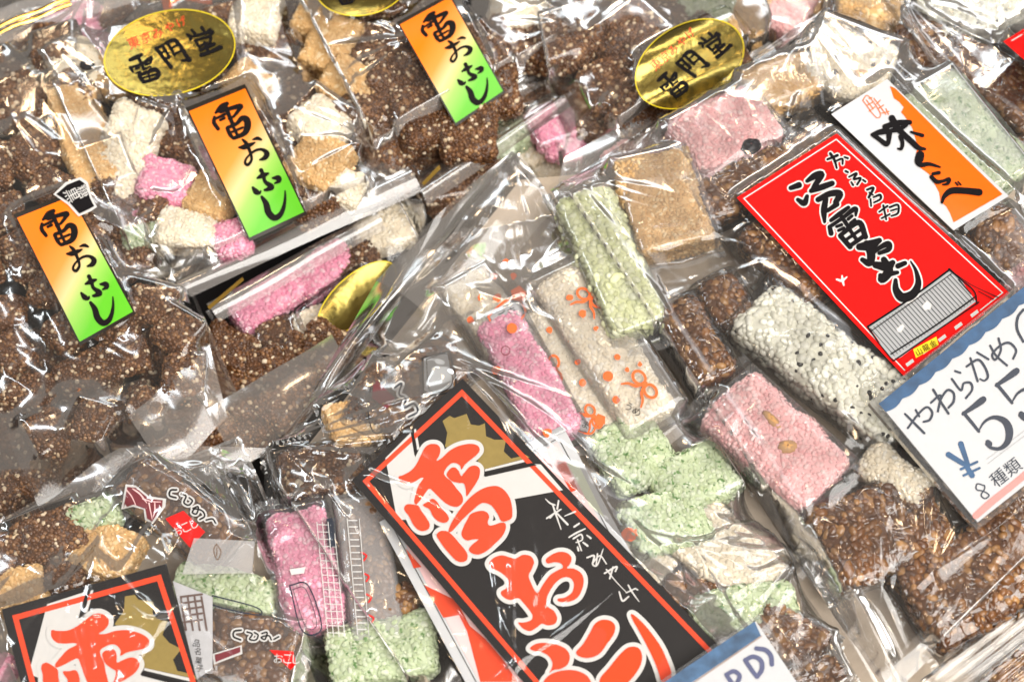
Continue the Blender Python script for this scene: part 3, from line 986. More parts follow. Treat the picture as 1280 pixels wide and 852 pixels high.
REFS = {'in the hazy top-left bag': ('gold tie', 40, 15), 'packed in the dark left bag': ('leftmost orange green label', 94, 336),
        'in the upper left bag with the gold oval': ('second orange green label from left', 308, 203), 'in the top centre bag': ('third orange green label from left', 565, 75),
        'in the top bag with the shining oval': ('shining gold oval', 862, 78), 'in the bag under the long folded strip': ('long folded strip', 645, 172),
        'deep under the dark left bag': ('small black fan tag', 95, 245),
        'deep in the dark gap at left': ('half hidden gold oval', 440, 372)}
NTH = ['nearest', 'second nearest', 'third nearest', 'fourth nearest', 'fifth nearest', 'sixth nearest', 'seventh nearest', 'eighth nearest', 'ninth nearest', 'tenth nearest', 'eleventh nearest', 'twelfth nearest']
def fill(kind, spots, z, bagphrase, cont, sz=62, jit=0.009, **kw):
    ref, rx, ry = REFS[bagphrase]
    seen = {}
    for sp in sorted(spots, key=lambda p: (p[0] - rx) ** 2 + (p[1] - ry) ** 2):
        x, y = sp[0], sp[1]
        side = ('upper' if y < ry else 'lower') + (' left' if x < rx else ' right')
        k = seen.get(side, 0); seen[side] = k + 1
        a = sp[2] if len(sp) > 2 else random.uniform(-40, 40)
        L = sp[3] if len(sp) > 3 else sz * random.uniform(0.95, 1.2)
        W = sp[4] if len(sp) > 4 else sz * random.uniform(0.8, 1.0)
        candy(kind, x, y, L, W, a, z + random.uniform(0, jit), '%s cube, %s to %s of %s' % (WORD[kind], NTH[k], side, ref),
              '%s cubes %s' % (WORD[kind], bagphrase), cont=cont, tilt=20, **kw)

# ================================================================== bottom layer
# bag G, far top left
cG = []
candy('pink', 112, 62, 62, 46, -20, Z1, 'bright pink puffed cube behind the gold oval sticker at top left', cont=cG)
candy('pink', 92, 20, 60, 50, 30, Z1, 'bright pink puffed cube at the top-left corner near the gold tie', cont=cG)
candy('white', 60, 75, 70, 55, -15, Z1, 'creamy white puffed block in the hazy bag at top left', cont=cG)
fill('brown', [(165, 18), (10, 95), (200, -10), (20, 60)], Z1, 'in the hazy top-left bag', cG)
bG = Bag('snack_bag', 'hazy clear bag with pink cubes and a gold tie at the top left corner', [(-90, -60), (230, -110), (300, 60), (-50, 190)], Z1, cG, 'film_hazy', 40, 0.002, 11,
         fans=[(120, 20, 90, 200, 8, 150)])
o_ = sheet('seal_flap', [(-20, 60), (270, -30), (255, -70), (-30, 20)], [0.048] * 4, M['strip'], bG.root, curve=0.002, ripple=0.0008)
for dy in (0, 8):
    sheet('gold_tie', [(-12, 34 + dy), (88, -6 + dy), (89, -1 + dy), (-11, 39 + dy)], [0.052] * 4, M['foil_thread'], bG.root, curve=0.001, nu=12, nv=5, ripple=0.0003)
zfl = lambda x, y: np.full(np.shape(x), 0.031)
patch('label', [(195, -25), (258, -45), (266, 10), (205, 14)], M['ink_orange'], zfl, bG.root, 0.0)

# bag F, under the tray edge
cF = []
candy('pink', 335, 378, 95, 44, -32, Z1, 'long bright pink puffed block in the half hidden bag above the black gap', cont=cF)
candy('pink', 405, 338, 80, 46, -35, Z1, 'bright pink puffed block beside the half hidden gold sticker', cont=cF)
candy('white', 392, 408, 52, 40, -20, Z1, 'creamy white puffed cube beneath the half hidden gold sticker', cont=cF)
candy('brown', 348, 424, 50, 40, -15, Z1, 'brown millet cube at the bottom of the half hidden bag by the gap', cont=cF)
candy('white', 480, 290, 70, 52, -15, Z1, 'creamy white puffed cube under the folded strip in the middle', cont=cF)
candy('brown', 448, 330, 60, 44, -15, Z1, 'brown millet cube half hidden behind the crumpled clear corner', cont=cF)
bF = Bag('snack_bag', 'half hidden clear bag with pink blocks above the black gap', [(258, 392), (500, 262), (545, 345), (318, 470)], Z1 + 0.004, cF, 'film', 22, 0.0013, 12,
         stickers=[[(376, 392), (452, 338), (470, 352), (388, 420)]])
gold_oval(bF.root, (446, 372), 62, 28, -42, bF.stick[0], label='half hidden oval gold sticker', text=False)
sheet('seal_flap', [(258, 380), (470, 262), (482, 286), (274, 402)], [0.034, 0.034, 0.031, 0.031], M['strip'], bF.root, curve=0.003, ripple=0.0003, seed=3)
sheet('gold_tie', [(259, 383), (303, 346), (305, 350), (262, 387)], [0.036] * 4, M['foil_thread'], bF.root, nu=6, nv=4, ripple=0)

fill('brown', [(285, 440), (330, 462), (378, 452), (410, 440), (300, 498), (350, 505), (262, 540), (310, 545)], Z1, 'deep in the dark gap at left', [], 60)
sheet('seal_flap', [(258, 512), (415, 418), (440, 470), (300, 590)], [0.036, 0.040, 0.044, 0.040], M['film_hazy'], bF.root, curve=0.003, ripple=0.0006, seed=33)

# bag D, between the upper bags
cD = []
candy('pink', 690, 160, 60, 54, -20, 0.016, 'bright pink puffed cube in the gap right of the long folded strip', cont=cD)
candy('pink', 708, 188, 44, 34, 10, 0.016, 'small bright pink piece tucked under the pink cube near the folded strip', cont=cD)
candy('brown', 746, 152, 62, 58, 10, 0.014, 'brown millet cube right of the pink cube near the folded strip', cont=cD)
candy('green', 622, 172, 80, 46, -30, 0.012, 'green flecked puffed block seen through the long folded strip', cont=cD)
candy('white', 662, 190, 50, 40, -20, Z1, 'creamy white puffed cube left of the pink cube near the folded strip', cont=cD)
candy('white', 700, 216, 66, 30, -20, Z1, 'creamy white sliver below the pink cube near the folded strip', cont=cD)
fill('brown', [(590, 215), (560, 240), (640, 130), (700, 110), (740, 100), (520, 190), (480, 225)], Z1, 'in the bag under the long folded strip', cD, 58)
bD = Bag('snack_bag', 'clear bag with a pink cube lying under the long folded strip', [(455, 175), (770, 40), (830, 175), (530, 330)], Z1 + 0.003, cD, 'film', 30, 0.0013, 13)
sheet('seal_flap', [(524, 234), (756, 84), (768, 96), (534, 257)], [0.040, 0.040, 0.036, 0.036], M['strip'], bD.root, curve=0.0035, ripple=0.0002, seed=4)
sheet('seal_flap', [(470, 250), (720, 95), (756, 84), (524, 234)], [0.031, 0.033, 0.038, 0.038], M['film_hazy'], bD.root, curve=0.001, ripple=0.0003, seed=5)
sheet('gold_tie', [(527, 229), (549, 206), (551, 211), (530, 232)], [0.042] * 4, M['foil_thread'], bD.root, nu=6, nv=4, ripple=0)

# ================================================================== second layer
# bag A, left
fill('brown', [(8, 470), (70, 440), (120, 475), (180, 440), (60, 520), (0, 545), (118, 545), (175, 515), (228, 470), (40, 590), (100, 600), (-10, 625), (160, 580), (215, 545)], Z1, 'deep under the dark left bag', [], 66)
cA = []
sp = []
for j in range(-1, 8):
    for i in range(-1, 5):
        x = -30 + i * 58 + j * 22 + random.uniform(-9, 9); y = 160 + j * 52 - i * 22 + random.uniform(-9, 9)
        if x < -45 or y > 560 or x > 112 + (y - 60) * 0.42 - 22: continue
        sp.append((x, y))
fill('brown', sp, Z2, 'packed in the dark left bag', cA, 54, jit=0.013)
LA = [(17, 268), (88, 240), (170, 392), (100, 432)]
bA = Bag('snack_bag', 'clear bag packed with dark brown millet cubes at the left edge', [(-110, 130), (112, 60), (300, 500), (-10, 660)], Z2, cA, 'film', 70, 0.0013, 21, stickers=[LA])
okoshi_label(bA.root, LA, bA.stick[0])
fan = Z_((0, 220), 3.872, [])
zA = lambda x, y: bA.stick[0](x, y) + 0.0006
tg = patch('variety_tag', ZP((0, 220), 3.872, [(258, 88), (318, 30), (390, 5), (425, 30), (445, 100), (470, 150), (440, 170), (380, 196), (330, 140)]), M['ink_white'], zA, bA.root, 0.0004)
tg['label'] = 'small black fan shaped tag with white rim and lettering'
patch('fan', ZP((0, 220), 3.872, [(272, 88), (325, 42), (385, 18), (415, 40), (435, 105), (456, 146), (430, 160), (384, 182), (336, 128)]), M['ink_black'], zA, tg, 0.0006)
glyphs('lettering', [('黒', 89.5, 244, 17, 62), ('糖', 104, 239, 15, 62)], M['ink_white'], zA, tg, 0.0008)
sheet('seal_flap', [(160, 520), (262, 430), (284, 520), (212, 600)], [0.05, 0.052, 0.046, 0.045], M['film_hazy'], bA.root, curve=0.004, ripple=0.0009, seed=6)
sheet('seal_flap', [(8, 540), (180, 470), (235, 560), (60, 660)], [0.056, 0.058, 0.05, 0.05], M['film'], bA.root, curve=0.003, ripple=0.0012, seed=16)

# bag B, upper left with gold oval
cB = []
BB = 'in the upper left bag with the gold oval'
for k_, x, y, L, W, a, t in [
    ('tan', 108, 175, 130, 58, 72, 'long golden tan puffed bar along the left edge of the gold oval bag'),
    ('white', 100, 88, 62, 55, -30, 'creamy white puffed piece with a black bean left of the gold oval'),
    ('white', 168, 168, 68, 62, 20, 'creamy white puffed cube just below the gold oval'),
    ('white', 152, 218, 62, 52, 35, 'creamy white puffed cube left of the pink cube in the gold oval bag'),
    ('pink', 208, 231, 66, 50, 8, 'bright pink puffed cube left of the middle orange green label'),
    ('tan', 268, 248, 62, 56, 20, 'golden tan cube between the pink cube and the orange green label'),
    ('white', 234, 290, 66, 52, 8, 'creamy white puffed cube at the bottom of the gold oval bag'),
    ('pink', 289, 300, 54, 44, -14, 'bright pink puffed cube at the foot of the middle orange green label'),
    ('white', 320, 24, 52, 56, 5, 'creamy white puffed cube right of the gold oval near the top'),
    ('tan', 310, 112, 54, 48, 30, 'golden tan cube behind the top corner of the middle label'),
    ('white', 402, 158, 62, 58, 35, 'creamy white puffed cube at the right side of the gold oval bag'),
    ('tan', 402, 205, 70, 60, 30, 'golden tan cube right of the middle orange green label'),
    ('white', 426, 236, 52, 46, 20, 'creamy white cube near the right end of the lower folded strip'),
    ('tan', 138, 98, 50, 44, 10, 'golden tan cube half hidden under the left end of the gold oval'),
    ('green', 178, 300, 46, 34, -10, 'small green piece at the lower left corner of the gold oval bag')]:
    candy(k_, x, y, L, W, a, Z2 + 0.009, t, cont=cB, tilt=12)
fill('brown', [(238, 150), (225, 175), (328, 66, -20), (360, 104, -10), (355, 150, 20), (270, 130), (392, 248), (340, 205), (150, 272, 30), (118, 255), (200, 120), (260, 190), (330, 235), (300, 165), (170, 262), (366, 30), (280, 40), (240, 40), (190, 60)], Z2 - 0.004, 'in the upper left bag with the gold oval', cB, 62)
bn = mesh_obj('black_bean', P(109, 80, 0) * 0 + (np.array([[math.cos(t) * math.cos(p) * 0.0042, math.sin(t) * math.cos(p) * 0.0034, math.sin(p) * 0.003] for p in np.linspace(-1.5, 1.5, 8) for t in np.linspace(0, 6.2832, 12, endpoint=False)])),
              np.array([(i * 12 + j, i * 12 + (j + 1) % 12, (i + 1) * 12 + (j + 1) % 12, (i + 1) * 12 + j) for i in range(7) for j in range(12)]), M['bean'])
bn.location = P(109, 81, Z2 + 0.009 + 0.0170)
tag(bn, 'black bean on the white piece left of the gold oval', 'bean')
OVP = [(130, 85), (178, 20), (250, 12), (296, 38), (270, 92), (190, 122), (146, 112)]
bB = Bag('snack_bag', 'clear bag of mixed candies with gold oval and orange green label at upper left', [(48, 78), (338, -62), (512, 232), (190, 378)], Z2, cB, 'film', 60, 0.0013, 22,
         stickers=[LB, [(140, 40), (290, 10), (296, 90), (140, 122)]], fans=[(200, 125, 20, 100, 7, 130), (470, 210, 150, 240, 7, 90), (75, 90, 40, 110, 6, 120)])
okoshi_label(bB.root, LB, bB.stick[0])
gold_oval(bB.root, (212, 66), 84, 53, -12, bB.stick[1])
sheet('seal_flap', [(196, 362), (510, 208), (528, 238), (198, 390)], [0.040, 0.040, 0.037, 0.037], M['strip'], bB.root, curve=0.003, ripple=0.0005, seed=7)
sheet('seal_flap', [(190, 330), (470, 195), (512, 212), (196, 362)], [0.036, 0.038, 0.040, 0.040], M['film_soft'], bB.root, curve=0.001, ripple=0.0006, seed=8)

# bag C, top centre
cC = []
fill('brown', [(500, 100, 10, 92, 72), (535, 152, -20, 86, 70), (600, 60), (650, 62, 10, 84, 62), (470, 50), (460, 135), (610, 110), (690, 25), (560, 60), (520, 20), (585, 170), (480, 180)], Z2, 'in the top centre bag', cC, 66)
for k_, x, y, L, W, a, t in [
    ('tan', 414, 58, 60, 66, 20, 'golden tan cube at the upper left of the top centre bag'),
    ('tan', 440, 108, 64, 54, 30, 'golden tan cube at the left edge of the top centre bag'),
    ('tan', 392, 24, 50, 50, 10, 'golden tan cube in the top left corner of the top centre bag'),
    ('white', 645, 14, 64, 48, 10, 'creamy white block right of the top centre label')]:
    candy(k_, x, y, L, W, a, Z2 + 0.009, t, cont=cC, tilt=10)
LC = [(496, 28), (562, -8), (632, 116), (570, 158)]
bC = Bag('snack_bag', 'clear bag with orange green label at the top centre', [(352, -20), (640, -135), (722, 68), (470, 210)], Z2, cC, 'film', 55, 0.0014, 23, stickers=[LC, [(405, -20), (500, -30), (500, 10), (420, 25)]],
         fans=[(520, 95, 100, 200, 6, 110), (710, 70, 160, 230, 6, 90)])
okoshi_label(bC.root, LC, bC.stick[0])
gold_oval(bC.root, (452, -22), 60, 42, -10, bC.stick[1], label='oval gold sticker cut by the top edge')
sheet('seal_flap', [(468, 188), (712, 62), (722, 84), (478, 214)], [0.034, 0.034, 0.031, 0.031], M['film_hazy'], bC.root, curve=0.002, ripple=0.0004, seed=9)

# bag E, top right of centre with shining oval
cE = []
fill('brown', [(790, 60), (765, 112), (825, 30), (742, 28), (805, 145), (850, 120), (700, 60), (770, 5), (905, 90), (870, 60), (720, -10)], Z2, 'in the top bag with the shining oval', cE, 66)
for k_, x, y, L, W, a, t in [
    ('green', 878, 10, 80, 44, 10, 'green flecked block above the shining gold oval'),
    ('tan', 934, 34, 50, 66, 10, 'golden tan block right of the shining gold oval'),
    ('palepink', 795, 196, 80, 46, -30, 'pink block seen faintly through the broad grey strip')]:
    candy(k_, x, y, L, W, a, Z2 + 0.003, t, cont=cE, tilt=8)
bE = Bag('snack_bag', 'clear bag with a brightly shining gold oval at the top', [(650, -30), (890, -120), (968, 62), (705, 228)], Z2, cE, 'film', 40, 0.0012, 24,
         stickers=[[(800, 70), (900, 15), (935, 70), (820, 130)]])
gold_oval(bE.root, (862, 80), 74, 50, -30, bE.stick[0], label='shining oval gold sticker with black lettering')
sheet('seal_flap', [(706, 196), (962, 52), (985, 92), (690, 262)], [0.046, 0.046, 0.044, 0.044], M['strip'], bE.root, curve=0.002, ripple=0.0004, seed=10)
# ================================================================== front layer
def wrap_z(c, L, W, H, a, infl=1.12):
    def f(x, y):
        v = -(x - c[0]) * math.sin(a) + (y - c[1]) * math.cos(a)
        t = np.clip(np.abs(v) / (W / 2 + 0.0022), 0, 0.985)
        return c[2] + (H / 2 + 0.0022) * (1 - t ** 4.76) ** 0.21 + 0.0009
    return f
def wrap_of(o): return [ch for ch in o.children if ch.name.startswith('wrapper')][0]
def splotch(cx, cy, r, n=9, seed=0):
    g = np.random.default_rng(seed)
    return [(cx + r * g.uniform(0.7, 1.15) * math.cos(t), cy + r * g.uniform(0.7, 1.15) * math.sin(t)) for t in np.linspace(0, 6.2832, n, endpoint=False)]
def disc(cx, cy, r): return [(cx + r * math.cos(t), cy + r * math.sin(t)) for t in np.linspace(0, 6.2832, 14, endpoint=False)]

# ---- bag K, far upper right
cK = []
candy('sesame', 1222, 18, 130, 56, -12, Z3, 'white sesame block at the top right corner', cont=cK, wrapmat=M['wrap'])
candy('dark', 1150, 62, 74, 60, 20, Z3, 'dark brown sugar block right of the twisted seam at the top', cont=cK, wrapmat=M['wrap'])
candy('dark', 1215, 92, 90, 60, 30, Z3, 'dark brown sugar block above the right edge of the large front bag', cont=cK, wrapmat=M['wrap'])
candy('dark', 1275, 130, 80, 70, 40, Z3, 'dark brown sugar block at the right edge below the red label corner', cont=cK, wrapmat=M['wrap'])
candy('tan', 1085, 8, 84, 44, 10, Z3, 'orange tan block at the top edge left of the twisted seam', cont=cK, wrapmat=M['wrap_soft'])
candy('dark', 1310, 210, 90, 60, 50, Z3, 'dark brown sugar block half out of frame right of the green bar', cont=cK, wrapmat=M['wrap'])
LK = [(1254, 52), (1330, 6), (1400, 60), (1322, 112)]
bK = Bag('snack_bag', 'clear bag of wrapped dark pieces in the upper right corner', [(1040, -70), (1400, -140), (1500, 330), (1215, 190)], Z3, cK, 'film', 50, 0.0022, 31, stickers=[LK], fans=[(1110, 20, 10, 90, 8, 140)])
lk = quad_grid('label', LK, bK.stick[0], M['ink_label_red'], bK.root, 0.0002, 6, 6)
for q in ring(LK, 4, 5.5): patch('border_line', q, M['ink_white'], bK.stick[0], lk, 0.0004)

# ---- pink bag at the top, out of focus
cT = []
candy('palepink', 985, 16, 60, 70, 20, Z2, 'blurred pale pink block at the top edge between two bags', cont=cT)
candy('tan', 1010, 5, 50, 40, 0, Z2, 'blurred tan block at the top edge beside the pale pink one', cont=cT)
bT = Bag('snack_bag', 'hazy bag corner holding a pale pink block at the top edge', [(930, -60), (1080, -90), (1110, 60), (960, 80)], Z2, cT, 'film_soft', 14, 0.0018, 32)

# ---- bag H, centre front with the large black card
cH = []
Hc = [(440, 600), (578, 473), (985, 897), (820, 1046)]
zcH = [0.0790, 0.0795, 0.088, 0.088]
cardH = Quad([P(x, y, z) for (x, y), z in zip(Hc, zcH)])
ZH = Z3 + 0.002
def wrapped(kind, cx, cy, L, W, ang, z, label, cont, mat='wrap', hp=None, infl=1.12):
    r = candy(kind, cx, cy, L, W, ang, z, label, cont=cont, wrapmat=M[mat], hp=hp, inflate=infl, name='wrapped_candy')
    return r, wrap_z(r[1], r[2], r[3], r[4], r[5], infl), wrap_of(r[0])

r1, z1, w1 = wrapped('pink', 660, 475, 168, 64, 62, ZH, 'wrapped bright pink bar above the black card corner', cH, 'wrap_soft', hp=50)
patch('printed_mark', disc(640, 410, 6.5), M['ink_print_orange'], z1, w1, 0.0003)
ink('printed_mark', [[(632 + 5.5 * math.cos(t), 438 + 5.5 * math.sin(t), 0.9) for t in np.linspace(0, 6.0, 14)]], M['ink_maroon'], z1, w1, 0.0003)
patch('printed_mark', splotch(620, 462, 6), M['ink_print_orange'], z1, w1, 0.0003)
patch('printed_mark', splotch(684, 540, 6), M['ink_print_orange'], z1, w1, 0.0003)
def bell(zf, par, cx, cy, s, rot, word):
    c_, s_ = math.cos(math.radians(rot)), math.sin(math.radians(rot))
    def t(p): return [(cx + (a * c_ - b * s_) * s, cy + (a * s_ + b * c_) * s) for a, b in p]
    def t3(p): return [(cx + (a * c_ - b * s_) * s, cy + (a * s_ + b * c_) * s, w_ * s) for a, b, w_ in p]
    ink('printed_mark', [t3([(-26, -6, 3), (-8, -14, 3), (10, -18, 3), (22, -12, 3), (24, 8, 3), (4, 16, 3), (-22, 12, 3), (-26, -6, 3)])], M['ink_print_orange'], zf, par, 0.0003)
    patch('printed_panel', t([(-24, -5), (-8, -12), (10, -16), (20, -11), (22, 7), (4, 14), (-20, 10)]), M['slip'], zf, par, 0.0002)
    patch('printed_mark', t([(16, -28), (30, -30), (36, -18), (28, -8), (16, -12)]), M['ink_print_orange'], zf, par, 0.00032)
    glyphs('printed_lettering', [(ch, *t([((k - (len(word) - 1) / 2) * 14, 0)])[0], 13 * s, rot) for k, ch in enumerate(word)], M['ink_black'], zf, par, 0.0004)
def bow(zf, par, cx, cy, s, rot):
    c_, s_ = math.cos(math.radians(rot)), math.sin(math.radians(rot))
    t3 = lambda p: [(cx + (a * c_ - b * s_) * s, cy + (a * s_ + b * c_) * s, w_ * s) for a, b, w_ in p]
    st = []
    for sg in (-1, 1):
        st.append(t3([(sg * (2 + 9 * (1 - math.cos(t))), 7 * math.sin(t), 3.4) for t in np.linspace(0.1, 6.1, 12)]))
        st.append(t3([(sg * 1, 2, 3), (sg * 6, 10, 3.6), (sg * 14, 15, 3), (sg * 19, 22, 2)]))
    ink('printed_bow', st, M['ink_print_orange'], zf, par, 0.0003)
    patch('printed_mark', disc(cx, cy, 4.2 * s), M['ink_print_orange'], zf, par, 0.0006)
r2, z2, w2 = wrapped('white', 757, 436, 215, 78, 57, ZH, 'long wrapped cream bar with orange print along the right of the front bag', cH, 'wrap_print', hp=46)
patch('printed_mark', disc(760, 470, 6.5), M['ink_print_orange'], z2, w2, 0.0003)
bow(z2, w2, 738, 372, 0.9, 30)
bow(z2, w2, 806, 480, 1.0, 50)
glyphs('printed_lettering', [('う', 786, 508, 10, 30), ('め', 796, 514, 10, 30)], M['ink_black'], z2, w2, 0.0004)
r3, z3, w3 = wrapped('white', 715, 470, 175, 54, 60, ZH - 0.001, 'wrapped cream bar between the pink bar and the long cream bar', cH, 'wrap_print', hp=34)
bow(z3, w3, 694, 462, 0.9, 80)
bow(z3, w3, 742, 520, 0.8, 60)
for q in ((687, 412), (722, 452), (728, 478), (712, 424)): patch('printed_mark', splotch(*q, 4.5, seed=q[0]), M['ink_print_orange'], z3, w3, 0.0003)
r4, z4, w4 = wrapped('white', 608, 395, 100, 62, 55, ZH - 0.001, 'wrapped cream block with orange bell print above the pink bar', cH, 'wrap_print', hp=40)
bell(z4, w4, 634, 392, 0.9, -22, 'ごま')
for q in ((642, 345), (618, 345), (632, 328)): patch('printed_mark', splotch(*q, 4.5, seed=q[0]), M['ink_print_orange'], z4, w4, 0.0003)
for k, q in enumerate([(745, 410), (772, 446), (728, 392), (784, 462), (712, 372), (770, 500), (800, 455)]): patch('printed_mark', splotch(*q, 3.2 + k % 3, seed=k), M['ink_print_orange'], z2, w2, 0.0003)
for k, q in enumerate([(600, 372), (588, 400), (622, 372), (606, 420), (650, 372)]): patch('printed_mark', splotch(*q, 3.5 + k % 3, seed=k + 9), M['ink_print_orange'], z4, w4, 0.0003)
bell(z3, w3, 728, 528, 0.7, 30, 'ごま')
for x, y, L, W, a, t in [
    (790, 565, 92, 80, -30, 'green flecked cube right of the small white paper corner'),
    (868, 602, 98, 70, -25, 'green flecked block left of the large front bag edge'),
    (832, 655, 100, 74, -20, 'pale green flecked block below the two upper green cubes'),
    (930, 762, 132, 56, -10, 'long green flecked block above the lower price card'),
    (478, 815, 140, 80, -10, 'green flecked block at the bottom left of the black card')]:
    candy('green', x, y, L, W, a, ZH, t, cont=cH, hp=42)
candy('dark', 862, 742, 60, 40, 10, ZH, 'small reddish brown piece right of the black card', cont=cH, hp=30)
r5, z5, w5 = wrapped('pink', 384, 716, 150, 78, 80, ZH, 'wrapped pink bar with white printed film left of the black card', cH, 'wrap_soft', hp=46)
# white lattice print over the pink wrapper
lat = []
for k in range(16):
    y = 655 + k * 9
    lat.append([(396 + k * 0.9, y, 1.0), (418 + k * 0.9, y + 1, 1.0)])
for k in range(4): lat.append([(396 + k * 7, 652, 1.0), (410 + k * 7, 795, 1.0)])
ink('printed_lattice', lat, M['ink_white'], z5, w5, 0.0003)
ink('printed_mark', [[(362, 731, 1.6), (385, 731, 1.6), (402, 784, 1.6), (378, 788, 1.6), (362, 731, 1.6)], [(366, 736, 0.8), (382, 736, 0.8), (396, 779, 0.8), (382, 782, 0.8), (366, 736, 0.8)]], M['ink_pen'], z5, w5, 0.0003)
patch('printed_mark', [(408, 648), (419, 646), (421, 682), (411, 684)], M['ink_pen'], z5, w5, 0.0003)
patch('printed_mark', [(362, 711), (382, 708), (380, 716), (364, 718)], M['ink_white'], z5, w5, 0.0003)
r6, z6, w6 = wrapped('dark', 462, 716, 170, 58, 82, ZH - 0.001, 'frosted pale wrapper standing between the pink bar and the white paper', cH, 'wrap_white', hp=38)
lat2 = [[(436 + k * 0.7, 650 + k * 8, 1.6), (446 + k * 0.7, 650 + k * 8, 1.6)] for k in range(18)] + [[(434, 648, 1.2), (447, 792, 1.2)], [(449, 648, 1.0), (461, 792, 1.0)]]
ink('printed_lattice', lat2, M['ink_white'], z6, w6, 0.0003)
ink('printed_mark', [[(452 + k * 3, 690 + k * 26, 2.0), (458 + k * 3, 694 + k * 26, 2.0), (455 + k * 3, 700 + k * 26, 2.0)] for k in range(4)], M['ink_label_red'], z6, w6, 0.0003)
candy('dark', 494, 757, 54, 44, 0, ZH, 'small brown nut cluster at the left edge of the white paper', cont=cH, hp=34)
candy('tan', 442, 532, 70, 58, -20, ZH, 'golden tan cube above left of the black card', cont=cH, hp=36)
r7, z7, w7 = wrapped('brown', 402, 590, 110, 56, -12, ZH, 'wrapped mixed grain piece left of the black card corner', cH, 'wrap', hp=36)
r8, z8, w8 = wrapped('dark', 520, 488, 130, 62, -40, ZH, 'wrapped brown piece with box print above the black card', cH, 'wrap_soft', hp=40)
bx1 = Z_((427, 284), 2.998, [[(302, 490, 5), (308, 610, 5), (335, 628, 5), (425, 600, 5), (408, 478, 5), (390, 468, 5), (302, 490, 5)], [(318, 494, 3), (400, 478, 3), (412, 590, 3), (332, 612, 3), (318, 494, 3)]])
patch('printed_mark', ZP((427, 284), 2.998, [(308, 490), (395, 466), (420, 600), (335, 626), (310, 610)]), M['ink_grey'], z8, w8, 0.0003)
ink('printed_mark', bx1, M['ink_black'], z8, w8, 0.0004)
crl = Z_((427, 284), 2.998, [[(200, 600, 14), (225, 585, 14), (215, 625, 12), (240, 640, 14), (235, 675, 14), (270, 660, 14), (285, 690, 14), (250, 710, 12)]])
ink('printed_swirl', crl, M['ink_white'], z8, w8, 0.0003, extra=1.6)
ink('printed_mark', crl, M['ink_pen'], z8, w8, 0.0004, extra=-1.0)
patch('printed_mark', ZP((427, 284), 2.998, [(120, 560), (200, 640), (170, 680), (115, 640)]), M['ink_maroon'], z8, w8, 0.0003)
r9, z9, w9 = wrapped('brown', 470, 505, 90, 50, -60, ZH, 'wrapped grain piece with grey print left of the box print', cH, 'wrap_soft', hp=36)
ink('printed_mark', Z_((427, 284), 2.998, [[(110, 580, 4), (100, 700, 4), (125, 770, 4), (175, 740, 4), (200, 640, 4)], [(85, 490, 8), (175, 480, 8)]]), M['ink_black'], z9, w9, 0.0004)
r10, z10, w10 = wrapped('white', 905, 690, 150, 84, 35, ZH - 0.002, 'plain beige wrapped piece above the long green block', cH, 'wrap_soft', hp=32)
r11, z11, w11 = wrapped('white', 800, 700, 80, 44, 40, ZH, 'small wrapped piece with orange and black print touching the black card', cH, 'wrap_soft', hp=30)
patch('printed_mark', splotch(787, 668, 10, seed=4), M['ink_print_orange'], z11, w11, 0.0003)
glyphs('printed_lettering', [('う', 800, 682, 13, 35), ('め', 806, 693, 12, 35)], M['ink_black'], z11, w11, 0.0004)
r12, z12, w12 = wrapped('dark', 985, 800, 90, 60, 30, ZH, 'wrapped dark piece right of the lower price card', cH, 'wrap', hp=36)
r13, z13, w13 = wrapped('dark', 1010, 855, 90, 60, -20, ZH, 'wrapped dark piece at the bottom edge below the large bag edge', cH, 'wrap', hp=34)
candy('white', 720, 350, 60, 40, 55, ZH, 'cream block at the upper end of the long cream bar', cont=cH, hp=30)

# second paper, behind the black card
Pc = [(474, 652), (703, 531), (868, 838), (640, 960)]
zP = [0.0725, 0.0735, 0.083, 0.083]
cardP = Quad([P(x, y, z) for (x, y), z in zip(Pc, zP)])
def card(name, label, quad, q, mat, cat='card', thick=0.0006):
    a = PON([p[0] for p in quad], [p[1] for p in quad], q.z)
    o = empty(name); o.location = a.mean(0)
    tag(o, label, cat)
    V = np.vstack([a, a - [0, 0, thick]]) - a.mean(0)
    F = [(0, 3, 2, 1), (4, 5, 6, 7)] + [(i, (i + 1) % 4, 4 + (i + 1) % 4, 4 + i) for i in range(4)]
    mesh_obj('sheet', V, F, mat, o, smooth=False)
    return o
pc = card('paper_insert', 'white and pink printed paper slip tucked behind the central black card', Pc, cardP, M['paper'])
LN = lambda a, b, w_=1.2: [(a[0], a[1], w_), ((a[0] + b[0]) / 2, (a[1] + b[1]) / 2, w_), (b[0], b[1], w_)]
def inset(q, k):
    r = ring(q, k, k + 1); return [np.asarray(s[0]) for s in r]
iq = inset(Pc, 12)
ink('border_line', [LN(iq[k], iq[(k + 1) % 4], 0.9) for k in range(4)], M['ink_black'], cardP.z, pc, 0.0003)
iq2 = inset(Pc, 16)
patch('pink_print', iq2, M['ink_pink'], cardP.z, pc, 0.0002)
zr = (427, 568)
for poly in ([(310, 488), (382, 610), (440, 600), (470, 660), (520, 850), (660, 850), (600, 760), (540, 690), (480, 640), (430, 545)], [(805, 42), (838, 24), (885, 130), (860, 140)], [(240, 350), (300, 420), (270, 425)]):
    patch('red_print', ZP(zr, 2.998, poly), M['ink_red'], cardP.z, pc, 0.0004)
patch('pale_green_print', ZP(zr, 2.998, [(845, 30), (880, 20), (985, 235), (930, 190)]), plain('pale_green_print', (0.68, 0.74, 0.56), 0.5), cardP.z, pc, 0.0004)

